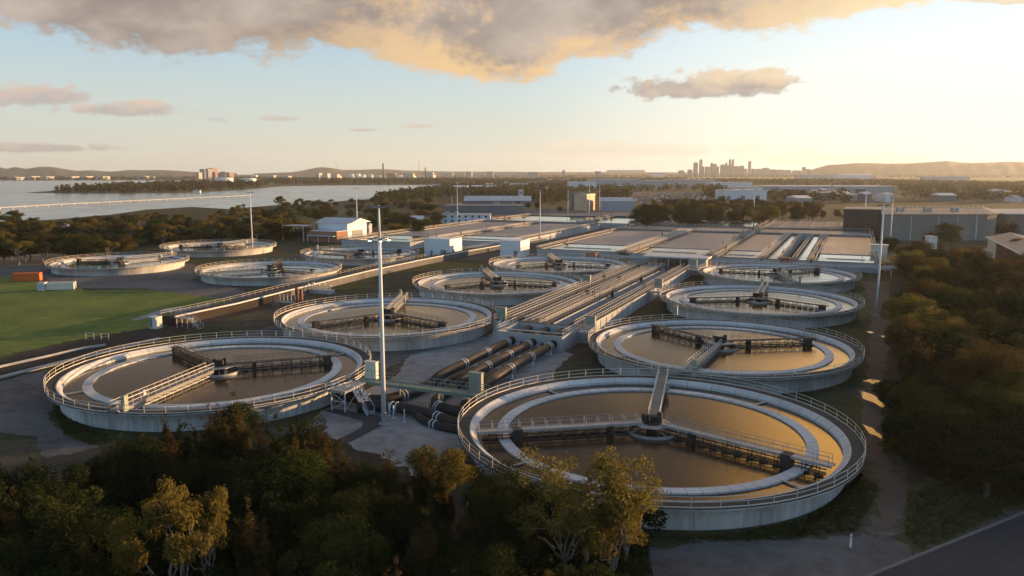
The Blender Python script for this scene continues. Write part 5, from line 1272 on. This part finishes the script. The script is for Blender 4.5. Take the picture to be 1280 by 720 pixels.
# left side
LEFTT = [(-40, 262), (10, 262), (30, 268), (60, 276), (110, 272), (135, 268), (170, 266), (215, 268), (250, 272), (290, 258), (320, 256), (350, 264), (378, 276)]
rows('left wood', 'trees between the tanks and the bay', LEFTT, (('gumround', 'green', 'rustround', 'dark', 'gum'), (7, 4, 4, 2, 4)), (6, 10.5), 14, 6.6, 306, (-30, 390), .45, (1.15, 1.6), lambda X, Y, xx, yy: math.hypot(X + 133, Y - 263) > 28 and not (-150 < X < -92 and Y < 346) and not (-100 < X < -70 and Y < 345) and Y > 272 and not (xx < 190 and 280 < yy < 288))
scatter('left wood', 'bushes of the left wood', [at(x, y)[:2] for x, y in ((-40, 318), (-40, 296), (60, 292), (200, 288), (300, 290), (370, 294), (378, 300), (240, 303), (190, 306), (150, 314), (50, 316))], (('bush', 'goldbush', 'darkbush'), (4, 3, 2)), (3.2, 5.5), lambda Y: 6.5, (1.3, 2.0), 14, lambda X, Y: math.hypot(X + 133, Y - 263) > 27 and math.hypot(X + 119, Y - 318) > 27)
rows('shore thicket', 'bushes between the brick building and the bay', [(430, 250), (470, 247), (520, 243), (560, 238)], (('bush', 'green', 'rustround', 'goldbush'), (3, 3, 3, 1)), (4, 9), 13, 6, 276, (345, 545), .45, (1.1, 1.7), lambda X, Y, xx, yy: not (372 < xx < 450 and yy > 262))
for i, (x, y, h) in enumerate(((350, 259, 12), (375, 256, 9), (386, 257, 8), (414, 254, 7))): plant('gum', *at(x, y + 4)[:2], h, 1.0, 'lone shore tree against the bay, %s from the left' % nth(i + 1), 'lone shore trees')
for i, (x, y, h) in enumerate(((582, 277, 5.5), (660, 262, 6), (672, 263, 7), (690, 260, 6), (648, 262, 7), (700, 266, 5), (636, 264, 5))): plant('dark' if i < 1 else random.choice(('rustround', 'gumround', 'dark')), *at(x, y)[:2], h, 1.2, 'small tree among the far plant buildings, %s tree in that row' % nth(i) if i else 'dark rounded bush tree before the white office block', 'trees among the plant buildings')

def forest(name, label, pieces, hs, per=26, sz=1.6):
    """a far-off wood that reads as one mass: many small crowns of leaf clumps"""
    out_ = []
    for poly, n in pieces:
        poly = np.array([at(x, y)[:2] for x, y in poly]); lo, hi = poly.min(0), poly.max(0); c = 0
        while c < n:
            p = lo + rng.random(2) * (hi - lo); inside = False
            for i in range(len(poly)):
                a, b = poly[i], poly[(i + 1) % len(poly)]
                if (a[1] > p[1]) != (b[1] > p[1]) and p[0] < (b[0] - a[0]) * (p[1] - a[1]) / (b[1] - a[1]) + a[0]: inside = not inside
            if not inside: continue
            c += 1; h = rng.uniform(*hs); r = h * rng.uniform(.35, .55)
            lobes = [(p[0], p[1], h * .5, r, h * .45), (p[0] + rng.normal() * r * .5, p[1] + rng.normal() * r * .5, h * .66, r * .6, h * .3)]
            out_.append(leaves(lobes, per, sz * h / 9, .7, .3, .7))
    o_ = obj(name, quad_mesh(name, np.concatenate(out_), 'leaf_far')); o_['kind'] = 'stuff'; o_['label'] = label; o_['category'] = 'forest'
    return o_
forest('island_wood', 'wood on the low island in the bay', [([(66, 241), (170, 241.5), (236, 240), (300, 237), (332, 233), (330, 230), (230, 230), (150, 233), (80, 238)], 520)], (7, 14))
forest('far_shore_wood', 'thin dark wood along the far shore of the bay', [([(330, 231), (380, 230.5), (560, 230.5), (700, 231), (700, 226), (560, 224.5), (330, 224.5)], 1300), ([(0, 226.5), (160, 225), (250, 224), (330, 225), (330, 222.5), (0, 222.5)], 500)], (8, 13))
forest('plain_wood', 'dark woods on the plain between bay and warehouses', [([(545, 238), (600, 240), (700, 242), (712, 232), (860, 224), (700, 224), (560, 231)], 1500), ([(470, 249), (545, 238), (566, 234), (566, 243), (520, 252), (474, 260)], 220), ([(640, 240), (712, 240), (722, 252), (680, 256), (650, 250)], 150), ([(712, 236), (900, 234), (900, 238), (800, 240), (715, 241)], 160), ([(750, 244), (790, 244), (782, 252), (752, 250)], 50), ([(880, 240), (910, 240), (905, 250), (880, 248)], 60), ([(640, 233), (900, 229), (960, 229), (960, 226), (640, 227)], 420), ([(560, 246), (650, 248), (650, 240), (560, 241)], 90), ([(960, 250), (1060, 254), (1060, 244), (960, 245)], 90)], (6, 12))
forest('right_wood_belt', 'dark wood belt across the plain at right', [([(940, 231), (1120, 233), (1130, 243), (1300, 246), (1500, 246), (1500, 232), (1280, 231.5), (1120, 226.5), (1000, 226), (940, 227)], 1700), ([(880, 229), (940, 229), (940, 226), (880, 226)], 120), ([(1130, 250), (1280, 254), (1500, 256), (1500, 246), (1280, 246), (1130, 246)], 160)], (7, 12))
forest('skyline_wood', 'dark distant woods below the skyline', [([(560, 222), (1500, 222.5), (1500, 219.5), (560, 219.5)], 1500)], (8, 14), 18, 2.2)

# grass tufts round the nearest tank and along the verge
gv = []
for poly, n in (([(806, 672), (900, 670), (1000, 652), (1050, 622), (1080, 596), (1100, 610), (1070, 664), (960, 676), (860, 680)], 1500), ([(1135, 616), (1190, 600), (1290, 600), (1280, 632), (1150, 688), (1130, 668)], 1800), ([(66, 512), (90, 500), (100, 530), (150, 552), (110, 556), (80, 540)], 700)):
    q = np.array([at(x, y)[:2] for x, y in poly]); lo, hi = q.min(0), q.max(0); c = 0
    while c < n:
        p = lo + rng.random(2) * (hi - lo); ins = False
        for i in range(len(q)):
            a, b = q[i], q[(i + 1) % len(q)]
            if (a[1] > p[1]) != (b[1] > p[1]) and p[0] < (b[0] - a[0]) * (p[1] - a[1]) / (b[1] - a[1]) + a[0]: ins = not ins
        if ins: c += 1; gv.append(leaves([(p[0], p[1], .08, .22, .10)], 6, .13, .2, 0))
gt_ = obj('grass', quad_mesh('grass', np.concatenate(gv), 'leaf_green')); gt_['kind'] = 'stuff'

# ================================================================== AIR
hz = MB(); hz.prism([(-9450, -650), (9450, -650), (9450, 9450), (-9450, 9450)], -3, 230)
hm = bpy.data.materials.new('haze'); hm.use_nodes = True; hn = hm.node_tree.nodes; hn.clear()
vp_ = hn.new('ShaderNodeVolumePrincipled'); vp_.inputs['Color'].default_value = (.88, .94, 1.0, 1); vp_.inputs['Density'].default_value = .000055; vp_.inputs['Anisotropy'].default_value = .35
ho = hn.new('ShaderNodeOutputMaterial'); hm.node_tree.links.new(vp_.outputs[0], ho.inputs['Volume']); MATS['haze'] = hm
hzo = hz.build('haze', 'haze'); hzo['kind'] = 'stuff'
print('OBJECTS', len(bpy.data.objects), 'trees', len(PLACED))
